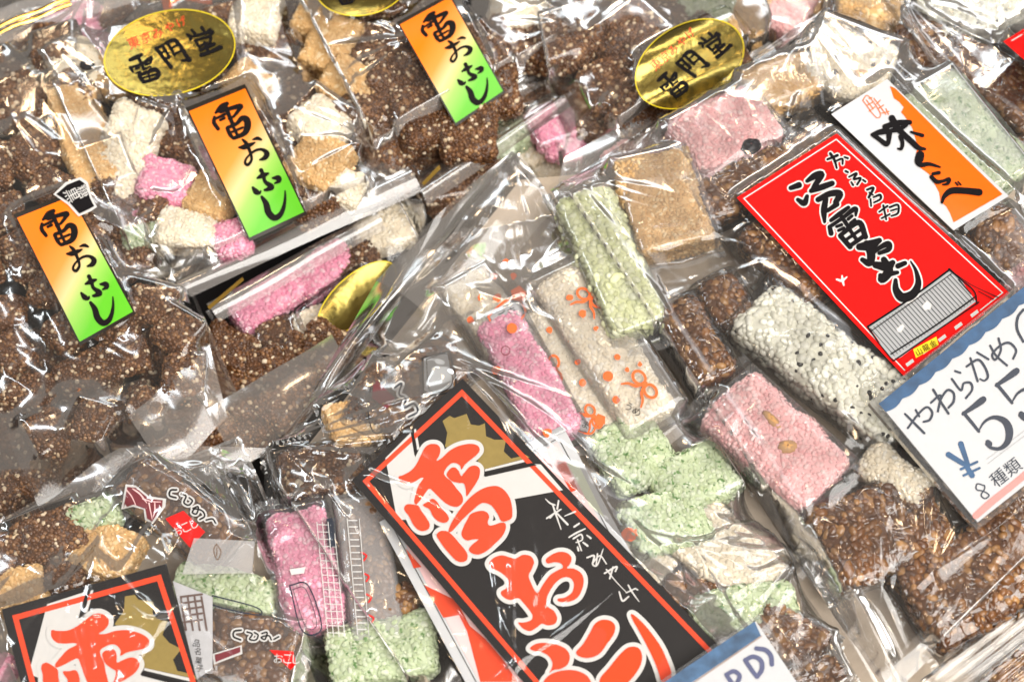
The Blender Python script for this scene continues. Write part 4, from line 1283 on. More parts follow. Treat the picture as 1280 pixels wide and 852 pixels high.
# the black card: one printed design, used on both cards
zo6, s6 = (430, 470), 3.407
D_WHITE = [ZP(zo6, s6, p) for p in ([(176, 348), (284, 240), (300, 330), (350, 560), (330, 605), (226, 612), (200, 470)], [(298, 228), (306, 222), (322, 308), (312, 314)], [(540, 440), (800, 372), (838, 375), (932, 484), (715, 524), (540, 570)], [(600, 396), (770, 352), (780, 362), (600, 405)])]
D_GOLD = [ZP(zo6, s6, [(420, 190), (450, 168), (470, 178), (522, 160), (540, 205), (575, 210), (600, 200), (605, 255), (640, 270), (690, 270), (680, 320), (712, 350), (775, 335), (790, 345), (590, 398), (560, 340), (430, 300), (440, 240)])]
D_BLACKBAR = [ZP(zo6, s6, p) for p in ([(598, 412), (800, 368), (822, 378), (600, 428)], [(284, 240), (296, 230), (310, 320), (300, 336)])]
zk, sk = (470, 520), 4.259
zk2, sk2 = (590, 600), 3.38
K_MIYAGE = Z_(zk2, sk2, [
    [(316, 160, 7), (350, 138, 8), (376, 122, 6)], [(310, 78, 3), (330, 96, 7), (350, 104, 7)], [(340, 100, 6), (350, 130, 8), (376, 206, 4)], [(366, 86, 7), (360, 120, 8)], [(350, 136, 5), (330, 158, 7)], [(360, 140, 7), (404, 186, 9)], [(392, 150, 4), (436, 132, 8)],
    [(432, 196, 8), (452, 182, 8)], [(410, 240, 6), (440, 222, 8), (478, 204, 5)], [(428, 246, 7), (460, 228, 7), (466, 250, 6), (440, 262, 5)], [(446, 250, 6), (462, 296, 6)], [(446, 282, 7), (450, 296, 8)], [(486, 232, 6), (502, 244, 8)], [(470, 262, 7), (488, 276, 9)],
    [(486, 326, 7), (516, 318, 8), (510, 354, 7), (530, 356, 6), (554, 290, 4)], [(508, 352, 5), (540, 318, 6), (568, 352, 5)], [(530, 310, 6), (524, 362, 6)],
    [(560, 392, 7), (610, 364, 8), (606, 384, 6)], [(568, 376, 6), (606, 424, 4), (650, 470, 3)], [(596, 366, 7), (582, 414, 7)],
    [(622, 470, 6), (636, 508, 8), (662, 490, 6)], [(652, 474, 5), (690, 456, 6)], [(660, 442, 6), (676, 470, 7), (706, 512, 3)], [(690, 456, 5), (700, 462, 6)]])

def closed(pts, n=5):
    p = np.asarray(pts, float); k = len(p); out = []
    for i in range(k):
        a, b, c, d = p[i - 1], p[i], p[(i + 1) % k], p[(i + 2) % k]
        for t in np.linspace(0, 1, n, endpoint=False):
            out.append(0.5 * (2 * b + (c - a) * t + (2 * a - 5 * b + 4 * c - d) * t * t + (3 * b - a - 3 * c + d) * t ** 3))
    return np.array(out)
SH = [ZP(zk, sk, p) for p in (
    [(120, 322), (145, 312), (185, 290), (215, 255), (240, 205), (262, 165), (290, 148), (325, 150), (342, 172), (338, 205), (322, 236), (350, 222), (390, 185), (440, 158), (500, 146), (540, 155), (552, 180), (535, 205), (505, 230), (475, 255), (455, 283), (447, 262), (422, 248), (395, 254), (370, 282), (362, 305), (375, 325), (400, 345), (430, 385), (458, 420), (462, 455), (440, 478), (410, 480), (375, 465), (345, 440), (310, 405), (285, 385), (265, 405), (240, 440), (215, 468), (203, 455), (210, 420), (225, 370), (252, 330), (238, 328), (210, 345), (170, 362), (135, 352)],
    [(376, 308), (396, 278), (420, 272), (440, 290), (454, 318), (472, 298), (500, 268), (530, 262), (552, 280), (550, 320), (530, 360), (505, 396), (482, 425), (478, 390), (468, 358), (440, 354), (410, 347), (388, 330)],
    [(150, 485), (165, 468), (195, 468), (225, 475), (240, 500), (265, 535), (285, 570), (280, 598), (250, 610), (220, 600), (195, 570), (175, 530), (155, 505)],
    [(250, 470), (275, 455), (300, 438), (325, 455), (345, 485), (370, 510), (388, 540), (378, 562), (350, 565), (320, 550), (300, 525), (285, 495), (262, 482)],
    [(385, 612), (400, 570), (430, 520), (470, 465), (520, 415), (580, 380), (640, 370), (680, 390), (710, 430), (724, 480), (724, 535), (700, 555), (668, 557), (648, 520), (615, 475), (575, 460), (545, 472), (520, 494), (490, 520), (450, 560), (415, 600), (398, 614)],
    [(455, 620), (470, 580), (485, 552), (502, 522), (530, 508), (565, 502), (592, 512), (603, 535), (595, 560), (602, 580), (630, 577), (665, 565), (688, 570), (690, 600), (670, 640), (630, 680), (590, 715), (545, 735), (505, 725), (495, 705), (515, 680), (545, 655), (515, 655), (485, 660), (462, 645)],
    [(325, 625), (345, 610), (380, 612), (410, 635), (440, 670), (470, 705), (487, 735), (482, 765), (455, 775), (425, 765), (395, 735), (365, 700), (340, 665), (325, 640)])]
SH += [ZP(zk2, sk2, p) for p in (
    [(72, 350), (90, 328), (125, 316), (160, 325), (185, 330), (215, 314), (248, 320), (262, 345), (252, 375), (240, 400), (248, 430), (275, 475), (300, 440), (330, 400), (365, 378), (384, 368), (376, 350), (350, 345), (320, 350), (312, 335), (330, 318), (365, 302), (400, 305), (420, 325), (416, 350), (402, 370), (430, 372), (460, 390), (472, 420), (465, 460), (445, 495), (410, 512), (370, 512), (362, 500), (395, 493), (424, 470), (430, 435), (415, 412), (385, 410), (355, 430), (330, 465), (315, 500), (318, 530), (345, 550), (360, 580), (350, 605), (320, 612), (295, 605), (275, 620), (245, 636), (215, 625), (195, 600), (215, 600), (248, 590), (255, 570), (240, 545), (215, 515), (195, 497), (160, 505), (130, 490), (122, 470), (145, 455), (155, 435), (150, 415), (130, 395), (105, 380), (82, 370)],
    [(245, 708), (270, 690), (310, 685), (355, 692), (395, 710), (413, 740), (405, 775), (375, 795), (345, 800), (326, 812), (336, 795), (340, 770), (325, 742), (295, 724), (265, 720)],
    [(300, 870), (310, 838), (345, 812), (400, 800), (450, 805), (490, 828), (508, 870), (500, 920), (420, 940), (330, 920)],
    [(440, 725), (470, 690), (500, 640), (520, 605), (550, 588), (585, 592), (605, 615), (598, 650), (570, 690), (540, 730), (500, 748), (460, 745)],
    [(545, 830), (580, 790), (620, 740), (660, 705), (700, 705), (718, 735), (712, 780), (680, 830), (640, 870), (600, 900), (560, 900), (540, 860)],
    [(672, 565), (690, 572), (730, 610), (770, 660), (800, 705), (825, 760), (842, 810), (835, 850), (805, 856), (785, 800), (765, 750), (730, 680), (700, 625), (680, 590)])]
SH = [closed(p) for p in SH]

def black_card(label, quad, q, T=None):
    o = card('printed_card', label, quad, q, M['black_paper'])
    zf = q.z
    for s_ in ring(Hc, 9.5, 15.5): patch('red_border', s_, M['ink_red'], zf, o, 0.0003, T=T)
    for p in D_GOLD: patch('gold_print', p, M['ink_gold'], zf, o, 0.0002, T=T)
    for p in D_WHITE: patch('white_print', p, M['ink_white'], zf, o, 0.00025, T=T)
    for p in D_BLACKBAR: patch('black_print', p, M['ink_black'], zf, o, 0.00040, T=T)
    ink('lettering_outline', [[(a, b, 10.5) for a, b in list(p[::2]) + [p[0], p[2]]] for p in SH], M['ink_white'], zf, o, 0.00045, T=T)
    for k, p in enumerate(SH): patch('lettering', p, M['ink_red'], zf, o, 0.0009 + 0.00001 * k, T=T, refine=0)
    ink('small_lettering', K_MIYAGE, M['ink_white'], zf, o, 0.0004, T=T)
    return o
bc = black_card('large black card with red brush lettering in the centre front bag', Hc, cardH)
cH += [cardH, cardP]
LHfan = [(640, 200, 60, 130, 9, 170), (340, 570, -60, 10, 9, 150), (1000, 700, 120, 200, 8, 160), (860, 700, -30, 60, 6, 140), (470, 620, 20, 60, 5, 110), (640, 860, -100, -40, 6, 190), (580, 480, 20, 85, 6, 170)]
bH = Bag('snack_bag', 'large clear front bag holding the central black card', [(325, 585), (648, 190), (1075, 850), (690, 1130)], [Z3, Z3 + 0.004, Z3, Z3], cH, 'film', 75, 0.0015, 41, fans=LHfan, wob=0.003)
sheet('seal_flap', [(352, 560), (470, 352), (640, 188), (430, 470)], [0.056, 0.066, 0.074, 0.060], M['film_soft'], bH.root, curve=0.008, ripple=0.0010, seed=21, nu=60, nv=40)
sheet('seal_flap', [(470, 352), (640, 188), (692, 262), (560, 420)], [0.066, 0.074, 0.066, 0.062], M['film_soft'], bH.root, curve=0.008, ripple=0.0011, seed=22, nu=60, nv=40)

# ---- bag I, lower left
cI = []
Ic = [(2, 761), (208, 704), (380, 1358), (174, 1415)]
cardI = Quad([P(x, y, z) for (x, y), z in zip(Ic, [0.0785, 0.0785, 0.090, 0.090])])
TI = affine([Hc[0], Hc[1], Hc[3]], [Ic[0], Ic[1], Ic[3]])
black_card('black card with red brush lettering in the lower left bag', Ic, cardI, TI)
cI.append(cardI)
for k_, x, y, L, W, a, t in [
    ('tan', 28, 738, 72, 50, -12, 'golden tan block above the lower left black card'),
    ('tan', 136, 692, 70, 60, 20, 'golden tan cube above the right part of the lower left black card'),
    ('brown', 62, 672, 96, 60, -20, 'brown millet block at the upper left of the lower left bag'),
    ('brown', -4, 700, 70, 60, 10, 'brown millet block at the left edge above the lower left card'),
    ('green', 118, 648, 70, 36, -20, 'small green piece above the golden cube in the lower left bag'),
    ('green', 285, 742, 130, 56, 12, 'green flecked block right of the lower left black card'),
    ('brown', 85, 720, 50, 44, 10, 'small brown cube between the two golden blocks in the lower left bag'),
    ('pink', -2, 845, 40, 60, 10, 'pink piece at the left edge beside the lower left card')]:
    candy(k_, x, y, L, W, a, ZH, t, cont=cI, hp=38)
rA, zA_, wA = wrapped('dark', 222, 640, 150, 66, 38, ZH + 0.002, 'wrapped brown bar with red seal print in the lower left bag', cI, 'wrap_soft', hp=42)
def soft_print(zf, w_, org, sc, red, curl, bow, word):
    patch('printed_red_seal', ZP(org, sc, red), M['ink_label_red'], zf, w_, 0.0003)
    cx = sum(p[0] for p in red) / len(red); cy = sum(p[1] for p in red) / len(red)
    ang = math.degrees(math.atan2(red[1][1] - red[0][1], red[1][0] - red[0][0]))
    glyphs('printed_lettering', [(ch, org[0] + (cx + (k - 1) * 34 * math.cos(math.radians(ang))) / sc, org[1] + (cy + (k - 1) * 34 * math.sin(math.radians(ang))) / sc, 34 / sc, ang) for k, ch in enumerate(word)], M['ink_white'], zf, w_, 0.0005)
    st = Z_(org, sc, curl)
    ink('printed_swirl', st, M['ink_white'], zf, w_, 0.0003, extra=1.8)
    ink('printed_mark', st, M['ink_black'], zf, w_, 0.0005, extra=-0.3)
    patch('printed_bow', ZP(org, sc, bow[0]), M['ink_white'], zf, w_, 0.0003)
    patch('printed_mark', ZP(org, sc, bow[1]), M['ink_maroon'], zf, w_, 0.0005)
zb, sb = (120, 570), 3.021
soft_print(zA_, wA, zb, sb, [(262, 235), (330, 205), (412, 285), (355, 345)],
           [[(304, 126, 9), (282, 128, 9), (278, 148, 9), (302, 156, 9)], [(322, 142, 8), (340, 150, 8), (332, 174, 8), (350, 184, 8), (364, 168, 8), (352, 156, 8)], [(366, 196, 8), (386, 190, 8), (380, 216, 8), (364, 212, 8), (374, 198, 8), (402, 206, 8), (410, 226, 8), (392, 238, 8)], [(416, 240, 8), (440, 236, 8), (452, 252, 8)]],
           ([(95, 200), (112, 105), (150, 110), (200, 150), (265, 160), (262, 190), (215, 255), (185, 240), (180, 200), (140, 190)],
            [(104, 195), (118, 115), (150, 118), (200, 160), (252, 165), (250, 188), (212, 246), (193, 235), (186, 198), (142, 182)]), 'おこし')
ink('printed_mark', Z_(zb, sb, [[(116, 128, 5), (134, 150, 4), (150, 184, 3)], [(138, 122, 4), (166, 142, 6), (192, 176, 3)], [(176, 160, 5), (210, 170, 4), (244, 172, 3)], [(200, 176, 5), (206, 206, 4), (212, 236, 3)], [(222, 176, 4), (222, 206, 5), (216, 228, 3)]]), M['ink_pink'], zA_, wA, 0.0007)
rB, zB_, wB = wrapped('dark', 305, 812, 130, 84, 12, ZH + 0.002, 'wrapped brown bar with red seal print at the bottom of the lower left bag', cI, 'wrap_soft', hp=42)
soft_print(zB_, wB, zb, sb, [(655, 730), (745, 735), (755, 785), (735, 805)],
           [[(548, 655, 9), (522, 660, 9), (520, 680, 9), (546, 692, 9)], [(570, 662, 8), (590, 670, 8), (580, 690, 8), (604, 692, 8), (612, 674, 8), (598, 664, 8)], [(626, 668, 8), (646, 664, 8), (638, 690, 8), (624, 682, 8), (652, 676, 8), (662, 692, 8)], [(672, 690, 8), (690, 680, 8)]],
           ([(440, 745), (550, 712), (553, 745), (445, 785)], [(448, 748), (545, 718), (545, 738), (452, 776)]), 'おこし')
ink('printed_mark', Z_(zb, sb, [[(440, 525, 5), (605, 570, 5), (608, 598, 5), (440, 560, 5), (440, 525, 5)]]), M['ink_pen'], zB_, wB, 0.0004)
# folded white paper slips
qs = [ZP(zb, sb, p) for p in ([(370, 308), (600, 320), (590, 440), (325, 445)], [(290, 470), (440, 530), (440, 800), (380, 840)])]
s1 = Quad([P(x, y, 0.0772) for x, y in qs[0]]); s2 = Quad([P(x, y, 0.0765) for x, y in qs[1]])
p1 = card('paper_slip', 'folded white slip with a brown eye mark below the red seal wrapper', qs[0], s1, M['wrap_white'])
ink('printed_mark', Z_(zb, sb, [[(455, 330, 3), (445, 355, 3), (458, 390, 3), (472, 360, 3), (455, 330, 3)], [(457, 345, 3), (456, 375, 3)]]), plain('brown_print', (0.16, 0.09, 0.05), 0.5), s1.z, p1, 0.0003)
p2 = card('paper_slip', 'white slip with grid and small characters beside the lower left black card', qs[1], s2, M['slip'])
gridl = [[(320 + k * 3 + 0, 530 + k * 24, 8), (400, 520 + k * 24, 8)] for k in range(5)] + [[(320 + k * 26, 530, 8), (340 + k * 26, 655, 8)] for k in range(4)]
ink('printed_grid', Z_(zb, sb, gridl), plain('brown_grid_print', (0.12, 0.08, 0.07), 0.5), s2.z, p2, 0.0003)
glyphs('printed_lettering', [('品', zb[0] + 380 / sb, zb[1] + 705 / sb, 9, 8), ('名', zb[0] + 384 / sb, zb[1] + 735 / sb, 9, 8), ('菓', zb[0] + 388 / sb, zb[1] + 770 / sb, 9, 8), ('子', zb[0] + 392 / sb, zb[1] + 800 / sb, 9, 8)], M['ink_black'], s2.z, p2, 0.0003)
cI += [s1, s2]
bI = Bag('snack_bag', 'clear front bag with a black card in the lower left corner', [(-150, 740), (300, 545), (480, 960), (-20, 1150)], Z3, cI, 'film', 65, 0.0016, 42, wob=0.003,
         fans=[(270, 590, 60, 150, 9, 170), (300, 560, 40, 90, 5, 170), (130, 715, 50, 125, 8, 150), (215, 800, 120, 220, 6, 130)])
sheet('seal_flap', [(-20, 672), (150, 560), (345, 560), (-10, 730)], [0.052, 0.056, 0.056, 0.056], M['film_hazy'], bI.root, curve=0.004, ripple=0.0012, seed=24, nu=60, nv=24)

# ---- bag J, right
cJ = []
ZJ = Z4 + 0.002
W_ = 'wrap'
for k_, x, y, L, W, a, t, m_ in [
    ('lime', 764, 332, 178, 68, 66, 'pale lime green wrapped bar at the left of the large right bag', 'wrap_soft'),
    ('tan', 828, 258, 118, 92, 72, 'golden tan wrapped block between the lime bar and the pink block', 'wrap_soft'),
    ('palepink', 905, 172, 118, 84, -28, 'pale pink wrapped block with a black bean near the top of the right bag', 'wrap_soft'),
    ('white', 1060, 88, 104, 84, 20, 'cream wrapped block with black specks above the white and orange label', 'wrap_soft'),
    ('green', 1203, 175, 165, 84, 50, 'pale green wrapped bar right of the white and orange label', 'wrap_soft'),
    ('dark', 925, 235, 120, 60, -25, 'dark brown wrapped block under the red label corner', W_),
    ('dark', 905, 380, 60, 50, 60, 'small dark brown piece left of the sesame block', W_),
    ('sesame', 1034, 458, 244, 86, 37, 'long white sesame wrapped block below the red label', W_),
    ('palepink', 968, 556, 172, 96, 42, 'large pale pink wrapped block with tan nuts below the sesame block', 'wrap_soft'),
    ('white', 1118, 600, 96, 52, 35, 'small cream wrapped piece under the left corner of the price card', W_),
    ('dark', 1100, 665, 150, 110, -20, 'large dark brown wrapped block below the price card corner', W_),
    ('dark', 1215, 725, 160, 120, -30, 'large dark brown wrapped block at the lower right', W_),
    ('dark', 1255, 310, 90, 60, 50, 'dark brown wrapped block right of the red label', W_),
    ('dark', 1050, 250, 190, 90, 46, 'dark brown wrapped block hidden beneath the red label', W_),
    ('dark', 1160, 360, 150, 90, 46, 'dark brown wrapped block beneath the roof picture of the red label', W_),
    ('tan', 975, 110, 90, 50, -20, 'orange tan wrapped block behind the pale pink bean block', 'wrap_soft'),
    ('dark', 985, 330, 120, 60, 46, 'dark brown wrapped block along the left side of the red label', W_),
    ('palepink', 1290, 360, 60, 60, 30, 'pale pink wrapped block at the right edge above the price card', W_),
    ('dark', 1290, 640, 120, 90, 40, 'dark brown wrapped block at the right edge below the price card', W_),
    ('dark', 870, 430, 110, 54, 60, 'dark brown wrapped block along the left seam of the right bag', W_)]:
    wrapped(k_, x, y, L, W, a, ZJ, t, cJ, m_, hp=48 if k_ != 'dark' else 44)
def pebble(name, label, x, y, z, rx, ry, rz, ang, mat, cat):
    n, k = 14, 9
    V = [[math.cos(t) * math.cos(p) * rx, math.sin(t) * math.cos(p) * ry, math.sin(p) * rz] for p in np.linspace(-1.5, 1.5, k) for t in np.linspace(0, 6.2832, n, endpoint=False)]
    F = [(i * n + j, i * n + (j + 1) % n, (i + 1) * n + (j + 1) % n, (i + 1) * n + j) for i in range(k - 1) for j in range(n)]
    V = np.array(V); V += np.random.default_rng(int(x)).normal(0, 0.06, V.shape) * min(rx, ry)
    o = mesh_obj(name, V, np.array(F), mat)
    o.location = P(x, y, z); o.rotation_euler = (0, 0, math.radians(ang))
    return tag(o, label, cat)
pebble('black_bean', 'round black bean on the pale pink block in the right bag', 938, 183, ZJ + 0.0196, 0.0058, 0.0044, 0.003, 30, M['bean'], 'bean')
pebble('peanut_half', 'long tan nut half on the large pale pink block', 965, 525, ZJ + 0.0196, 0.0062, 0.0024, 0.0022, -48, M['nut'], 'nut')
pebble('peanut_half', 'tan nut piece at the centre of the large pale pink block', 984, 558, ZJ + 0.0196, 0.0048, 0.0034, 0.0022, 10, M['nut'], 'nut')
pebble('peanut_half', 'small tan nut on the cream speckled block near the top', 1078, 93, ZJ + 0.0196, 0.0046, 0.0028, 0.0022, -10, M['nut'], 'nut')
for k, (x, y, w_) in enumerate([(1056, 58, 'second from left'), (1086, 55, 'third from left'), (1092, 82, 'fourth from left'), (1044, 90, 'leftmost'), (1108, 78, 'rightmost')]):
    pebble('black_sesame_seed', '%s black sesame seed on the cream speckled block near the top' % w_, x, y, ZJ + 0.0198, 0.0020, 0.0013, 0.001, 40 * k, M['bean'], 'seed')['group'] = 'sesame seeds on the cream block'
LR = [(921, 247), (1046, 167), (1262, 366), (1130, 470)]
LW = [(1039, 143), (1109, 99), (1261, 245), (1192, 288)]
def seam(u, v, X, Y):
    return 0.0012 * np.exp(-((u - 0.035) / 0.012) ** 2) + 0.0003 * np.sin(v * 300) * np.exp(-(u / 0.03) ** 2)
bJ = Bag('snack_bag', 'large clear bag with red label on the right', [(688, 240), (1078, -18), (1490, 500), (1112, 872)], Z4, cJ, 'film', 85, 0.0013, 43, stickers=[LR, LW], ridge=seam,
         fans=[(1100, 850, -110, -40, 9, 170), (1000, 60, 60, 140, 7, 140), (700, 245, 10, 70, 7, 130), (1150, 740, -120, -30, 7, 130)])
sheet('seal_flap', [(688, 240), (1112, 872), (1090, 884), (676, 256)], [Z4 + 0.001] * 4, M['film_soft'], bJ.root, curve=0.001, ripple=0.0005, seed=31, nu=80, nv=6)
sheet('seal_flap', [(1112, 872), (1490, 500), (1470, 478), (1100, 838)], [Z4 + 0.012, Z4 + 0.012, Z4 + 0.014, Z4 + 0.014], M['film_soft'], bJ.root, curve=0.001, ripple=0.0006, seed=32, nu=60, nv=8)

sheet('seal_flap', [(1000, 705), (1075, 690), (1140, 800), (1100, 865)], [Z4 + 0.010, Z4 + 0.018, Z4 + 0.014, Z4 + 0.006], M['film_soft'], bJ.root, curve=0.006, ripple=0.0024, seed=34, nu=60, nv=30)
# red label
zfR = bJ.stick[0]
lr = quad_grid('label', LR, zfR, M['ink_label_red'], bJ.root, 0.0002, 14, 24)
lr['label'] = 'red label with black brush lettering and a grey temple roof'
for q in ring(LR, 5, 6.4): patch('border_line', q, M['ink_white'], zfR, lr, 0.0004)
zrd, srd = (910, 160), 2.749
KAMI_UNIT = [[(-0.6, -0.86, .2), (0, -0.9, .26), (0.6, -0.94, .2)], [(-0.85, -0.6, .2), (0, -0.62, .2), (0.88, -0.68, .26), (0.7, -0.34, .12)], [(-0.85, -0.6, .22), (-0.98, -0.25, .26)], [(0, -0.9, .22), (0.02, -0.1, .22)],
    [(-0.52, -0.4, .16), (-0.24, -0.34, .18)], [(-0.55, -0.16, .16), (-0.24, -0.12, .18)], [(0.24, -0.4, .18), (0.52, -0.44, .16)], [(0.24, -0.14, .18), (0.54, -0.18, .16)],
    [(-0.62, 0.14, .26), (-0.5, 0.95, .26)], [(-0.62, 0.12, .22), (0.62, 0.06, .3), (0.52, 0.94, .28)], [(-0.5, 0.9, .22), (0.54, 0.86, .24)], [(0, 0.1, .2), (0.02, 0.9, .2)], [(-0.55, 0.5, .18), (0.55, 0.46, .18)]]
K_EDO = Z_(zrd, srd, wmul=1.35, strokes=[
    [(216, 206, 12), (244, 196, 16)], [(240, 246, 10), (262, 258, 16), (272, 234, 10)], [(272, 182, 10), (300, 164, 18), (322, 160, 16), (300, 196, 14), (290, 214, 12)], [(286, 216, 12), (320, 204, 16), (358, 190, 14)],
    [(310, 246, 14), (350, 226, 16), (384, 226, 18), (370, 256, 14)], [(336, 244, 14), (330, 284, 16), (332, 322, 8)], [(342, 284, 10), (374, 262, 14)],
    *[[(414 + (a * 0.84 + b * 0.54) * 62, 342 + (-a * 0.54 + b * 0.84) * 62, c * 50) for a, b, c in st] for st in KAMI_UNIT],
    [(452, 408, 18), (490, 402, 26), (520, 386, 14)], [(476, 396, 16), (492, 432, 22), (486, 464, 18), (462, 452, 12)], [(488, 436, 12), (520, 412, 12), (550, 398, 16), (552, 416, 14), (520, 430, 10)],
    [(508, 470, 18), (548, 476, 24), (566, 462, 14)], [(536, 452, 16), (552, 490, 24), (530, 520, 20), (524, 506, 12)], [(584, 474, 14), (608, 464, 12)], [(560, 500, 14), (582, 496, 10)],
    [(576, 522, 10), (578, 556, 18), (600, 582, 24), (636, 570, 22), (654, 534, 16), (646, 490, 9), (628, 458, 4)]])
ink('lettering_outline', K_EDO, M['ink_white'], zfR, lr, 0.0005, extra=2.0)
ink('lettering', K_EDO, M['ink_black'], zfR, lr, 0.0008)
K_MEIBUTSU = Z_(zrd, srd, wmul=1.3, strokes=[
    [(342, 108, 6), (376, 94, 8)], [(352, 88, 8), (366, 110, 7), (374, 138, 5)], [(366, 116, 5), (392, 106, 6), (394, 124, 5)], [(400, 100, 5), (412, 104, 6)],
    [(404, 148, 6), (412, 152, 6)], [(416, 168, 5), (442, 156, 7), (432, 176, 6), (456, 172, 6), (444, 194, 6)], [(424, 186, 5), (430, 196, 6)], [(464, 178, 5), (472, 184, 6)],
    [(478, 212, 6), (500, 206, 7), (484, 238, 7)], [(486, 222, 5), (498, 230, 5)], [(500, 238, 5), (522, 230, 7), (524, 244, 6), (502, 256, 5)], [(490, 244, 5), (492, 268, 5)],
    [(520, 288, 5), (548, 268, 6)], [(534, 266, 6), (544, 314, 5)], [(528, 310, 5), (556, 296, 5)], [(556, 272, 6), (584, 264, 6), (584, 292, 6), (562, 302, 5)], [(560, 284, 5), (580, 278, 5)]])
ink('small_lettering_outline', K_MEIBUTSU, M['ink_white'], zfR, lr, 0.0005, extra=1.6)
ink('small_lettering', K_MEIBUTSU, M['ink_black'], zfR, lr, 0.0008)
ink('bird_print', Z_(zrd, srd, [[(374, 520, 7), (392, 524, 9), (408, 512, 5)], [(392, 508, 6), (394, 524, 9), (398, 540, 5)]]), M['ink_white'], zfR, lr, 0.0005)
roof = ZP(zrd, srd, [(482, 680), (760, 490), (800, 520), (852, 596), (590, 790), (560, 790)])
patch('roof_print', roof, M['ink_grey'], zfR, lr, 0.00045)
patch('wall_print', ZP(zrd, srd, [(592, 796), (852, 612), (880, 640), (612, 836)]), M['ink_label_red'], zfR, lr, 0.0006)
rl = []
for k in range(27):
    t = k / 26
    a = np.array([490 + (765 - 490) * t, 688 + (505 - 688) * t]); b = np.array([572 + (845 - 572) * t, 782 + (592 - 782) * t])
    rl.append([(a[0], a[1], 2.2), ((a[0] + b[0]) / 2, (a[1] + b[1]) / 2, 2.2), (b[0], b[1], 2.2)])
rl += [[(480, 682, 7), (620, 590, 7), (762, 486, 7)], [(488, 700, 3), (630, 600, 3), (768, 500, 3)], [(560, 776, 5), (710, 680, 5), (852, 578, 5)], [(568, 800, 5), (712, 700, 5), (862, 598, 5)],
       [(760, 484, 8), (800, 520, 5), (846, 560, 5), (856, 604, 5)], [(780, 500, 4), (840, 540, 3), (930, 582, 3)], [(792, 520, 4), (836, 570, 4)], [(860, 560, 3), (912, 588, 3)], [(480, 682, 5), (520, 740, 4), (568, 800, 4)]]
ink('roof_line_print', Z_(zrd, srd, rl), M['ink_black'], zfR, lr, 0.0007)
ev = []
for k in range(9):
    t = k / 9
    x = 610 + 250 * t; y = 810 - 190 * t
    if k % 2 == 0: ev.append(ZP(zrd, srd, [(x, y), (x + 24, y - 18), (x + 30, y - 8), (x + 6, y + 10)]))
for p in ev: patch('eave_print', p, M['ink_white'], zfR, lr, 0.0007)
patch('plaque_print', ZP(zrd, srd, [(636, 760), (716, 716), (724, 744), (646, 790)]), M['ink_yellow'], zfR, lr, 0.0008)
glyphs('plaque_lettering', [(c_, 910 + x / srd, 160 + y / srd, 8.5, -29) for c_, x, y in (('山', 656, 768), ('龍', 680, 753), ('金', 704, 740))], M['ink_black'], zfR, lr, 0.001)
patch('leaf_print', ZP(zrd, srd, [(578, 690), (600, 672), (607, 682), (596, 700), (584, 702)]), M['ink_white'], zfR, lr, 0.0009)
patch('leaf_print', ZP(zrd, srd, [(666, 612), (684, 592), (700, 606), (696, 622), (676, 626)]), M['ink_white'], zfR, lr, 0.0009)

# white and orange label
zfW = bJ.stick[1]
lw = quad_grid('label', LW, zfW, M['paper'], bJ.root, 0.0012, 10, 20)
lw['label'] = 'white and orange label with black brush lettering'
zw, sw = (1030, 90), 4.258
patch('orange_print', ZP(zw, sw, [(350, 75), (380, 88), (660, 368), (950, 650), (690, 800), (670, 750), (650, 715), (620, 690), (612, 640), (585, 590), (560, 545), (500, 500), (490, 430), (500, 400), (470, 300), (432, 240), (410, 215), (424, 188), (400, 160), (372, 140)]), M['ink_orange'], zfW, lw, 0.0014)
K_AJI = Z_(zw, sw, wmul=1.75, strokes=[
    [(258, 334, 12), (300, 320, 18), (344, 318, 18), (346, 350, 16)], [(264, 336, 14), (300, 362, 14), (334, 384, 16), (350, 350, 12)], [(326, 292, 18), (390, 272, 18), (456, 268, 16)], [(344, 316, 12), (400, 304, 16), (440, 284, 10)],
    [(362, 246, 20), (384, 290, 22), (410, 318, 18), (470, 374, 18), (504, 404, 16), (538, 410, 8)], [(408, 344, 14), (418, 378, 12), (412, 408, 10), (394, 408, 6)], [(464, 320, 8), (524, 338, 12)],
    [(512, 442, 26), (506, 476, 26), (520, 494, 16), (560, 490, 12), (618, 506, 6)], [(580, 542, 10), (612, 536, 12)], [(572, 558, 12), (600, 584, 14), (634, 580, 10), (666, 570, 12), (658, 594, 10), (632, 600, 5)],
    [(628, 694, 8), (642, 660, 14), (680, 632, 20), (750, 632, 20), (826, 640, 22)], [(700, 588, 5), (712, 602, 6)], [(714, 584, 5), (728, 600, 6)]])
ink('lettering', K_AJI, M['ink_black'], zfW, lw, 0.0018)
ink('seal_print', Z_(zw, sw, [[(206, 150, 5), (236, 128, 5), (300, 220, 5), (276, 240, 5), (206, 150, 5)], [(226, 150, 5), (262, 196, 5)], [(240, 142, 5), (256, 136, 5)], [(232, 176, 5), (262, 160, 5)], [(266, 140, 5), (330, 226, 5)], [(280, 170, 5), (300, 150, 5)], [(288, 196, 5), (318, 176, 5)], [(306, 220, 5), (346, 210, 5)], [(330, 196, 5), (344, 226, 5)], [(240, 210, 5), (272, 186, 5)]]), M['ink_print_orange'], zfW, lw, 0.0016)

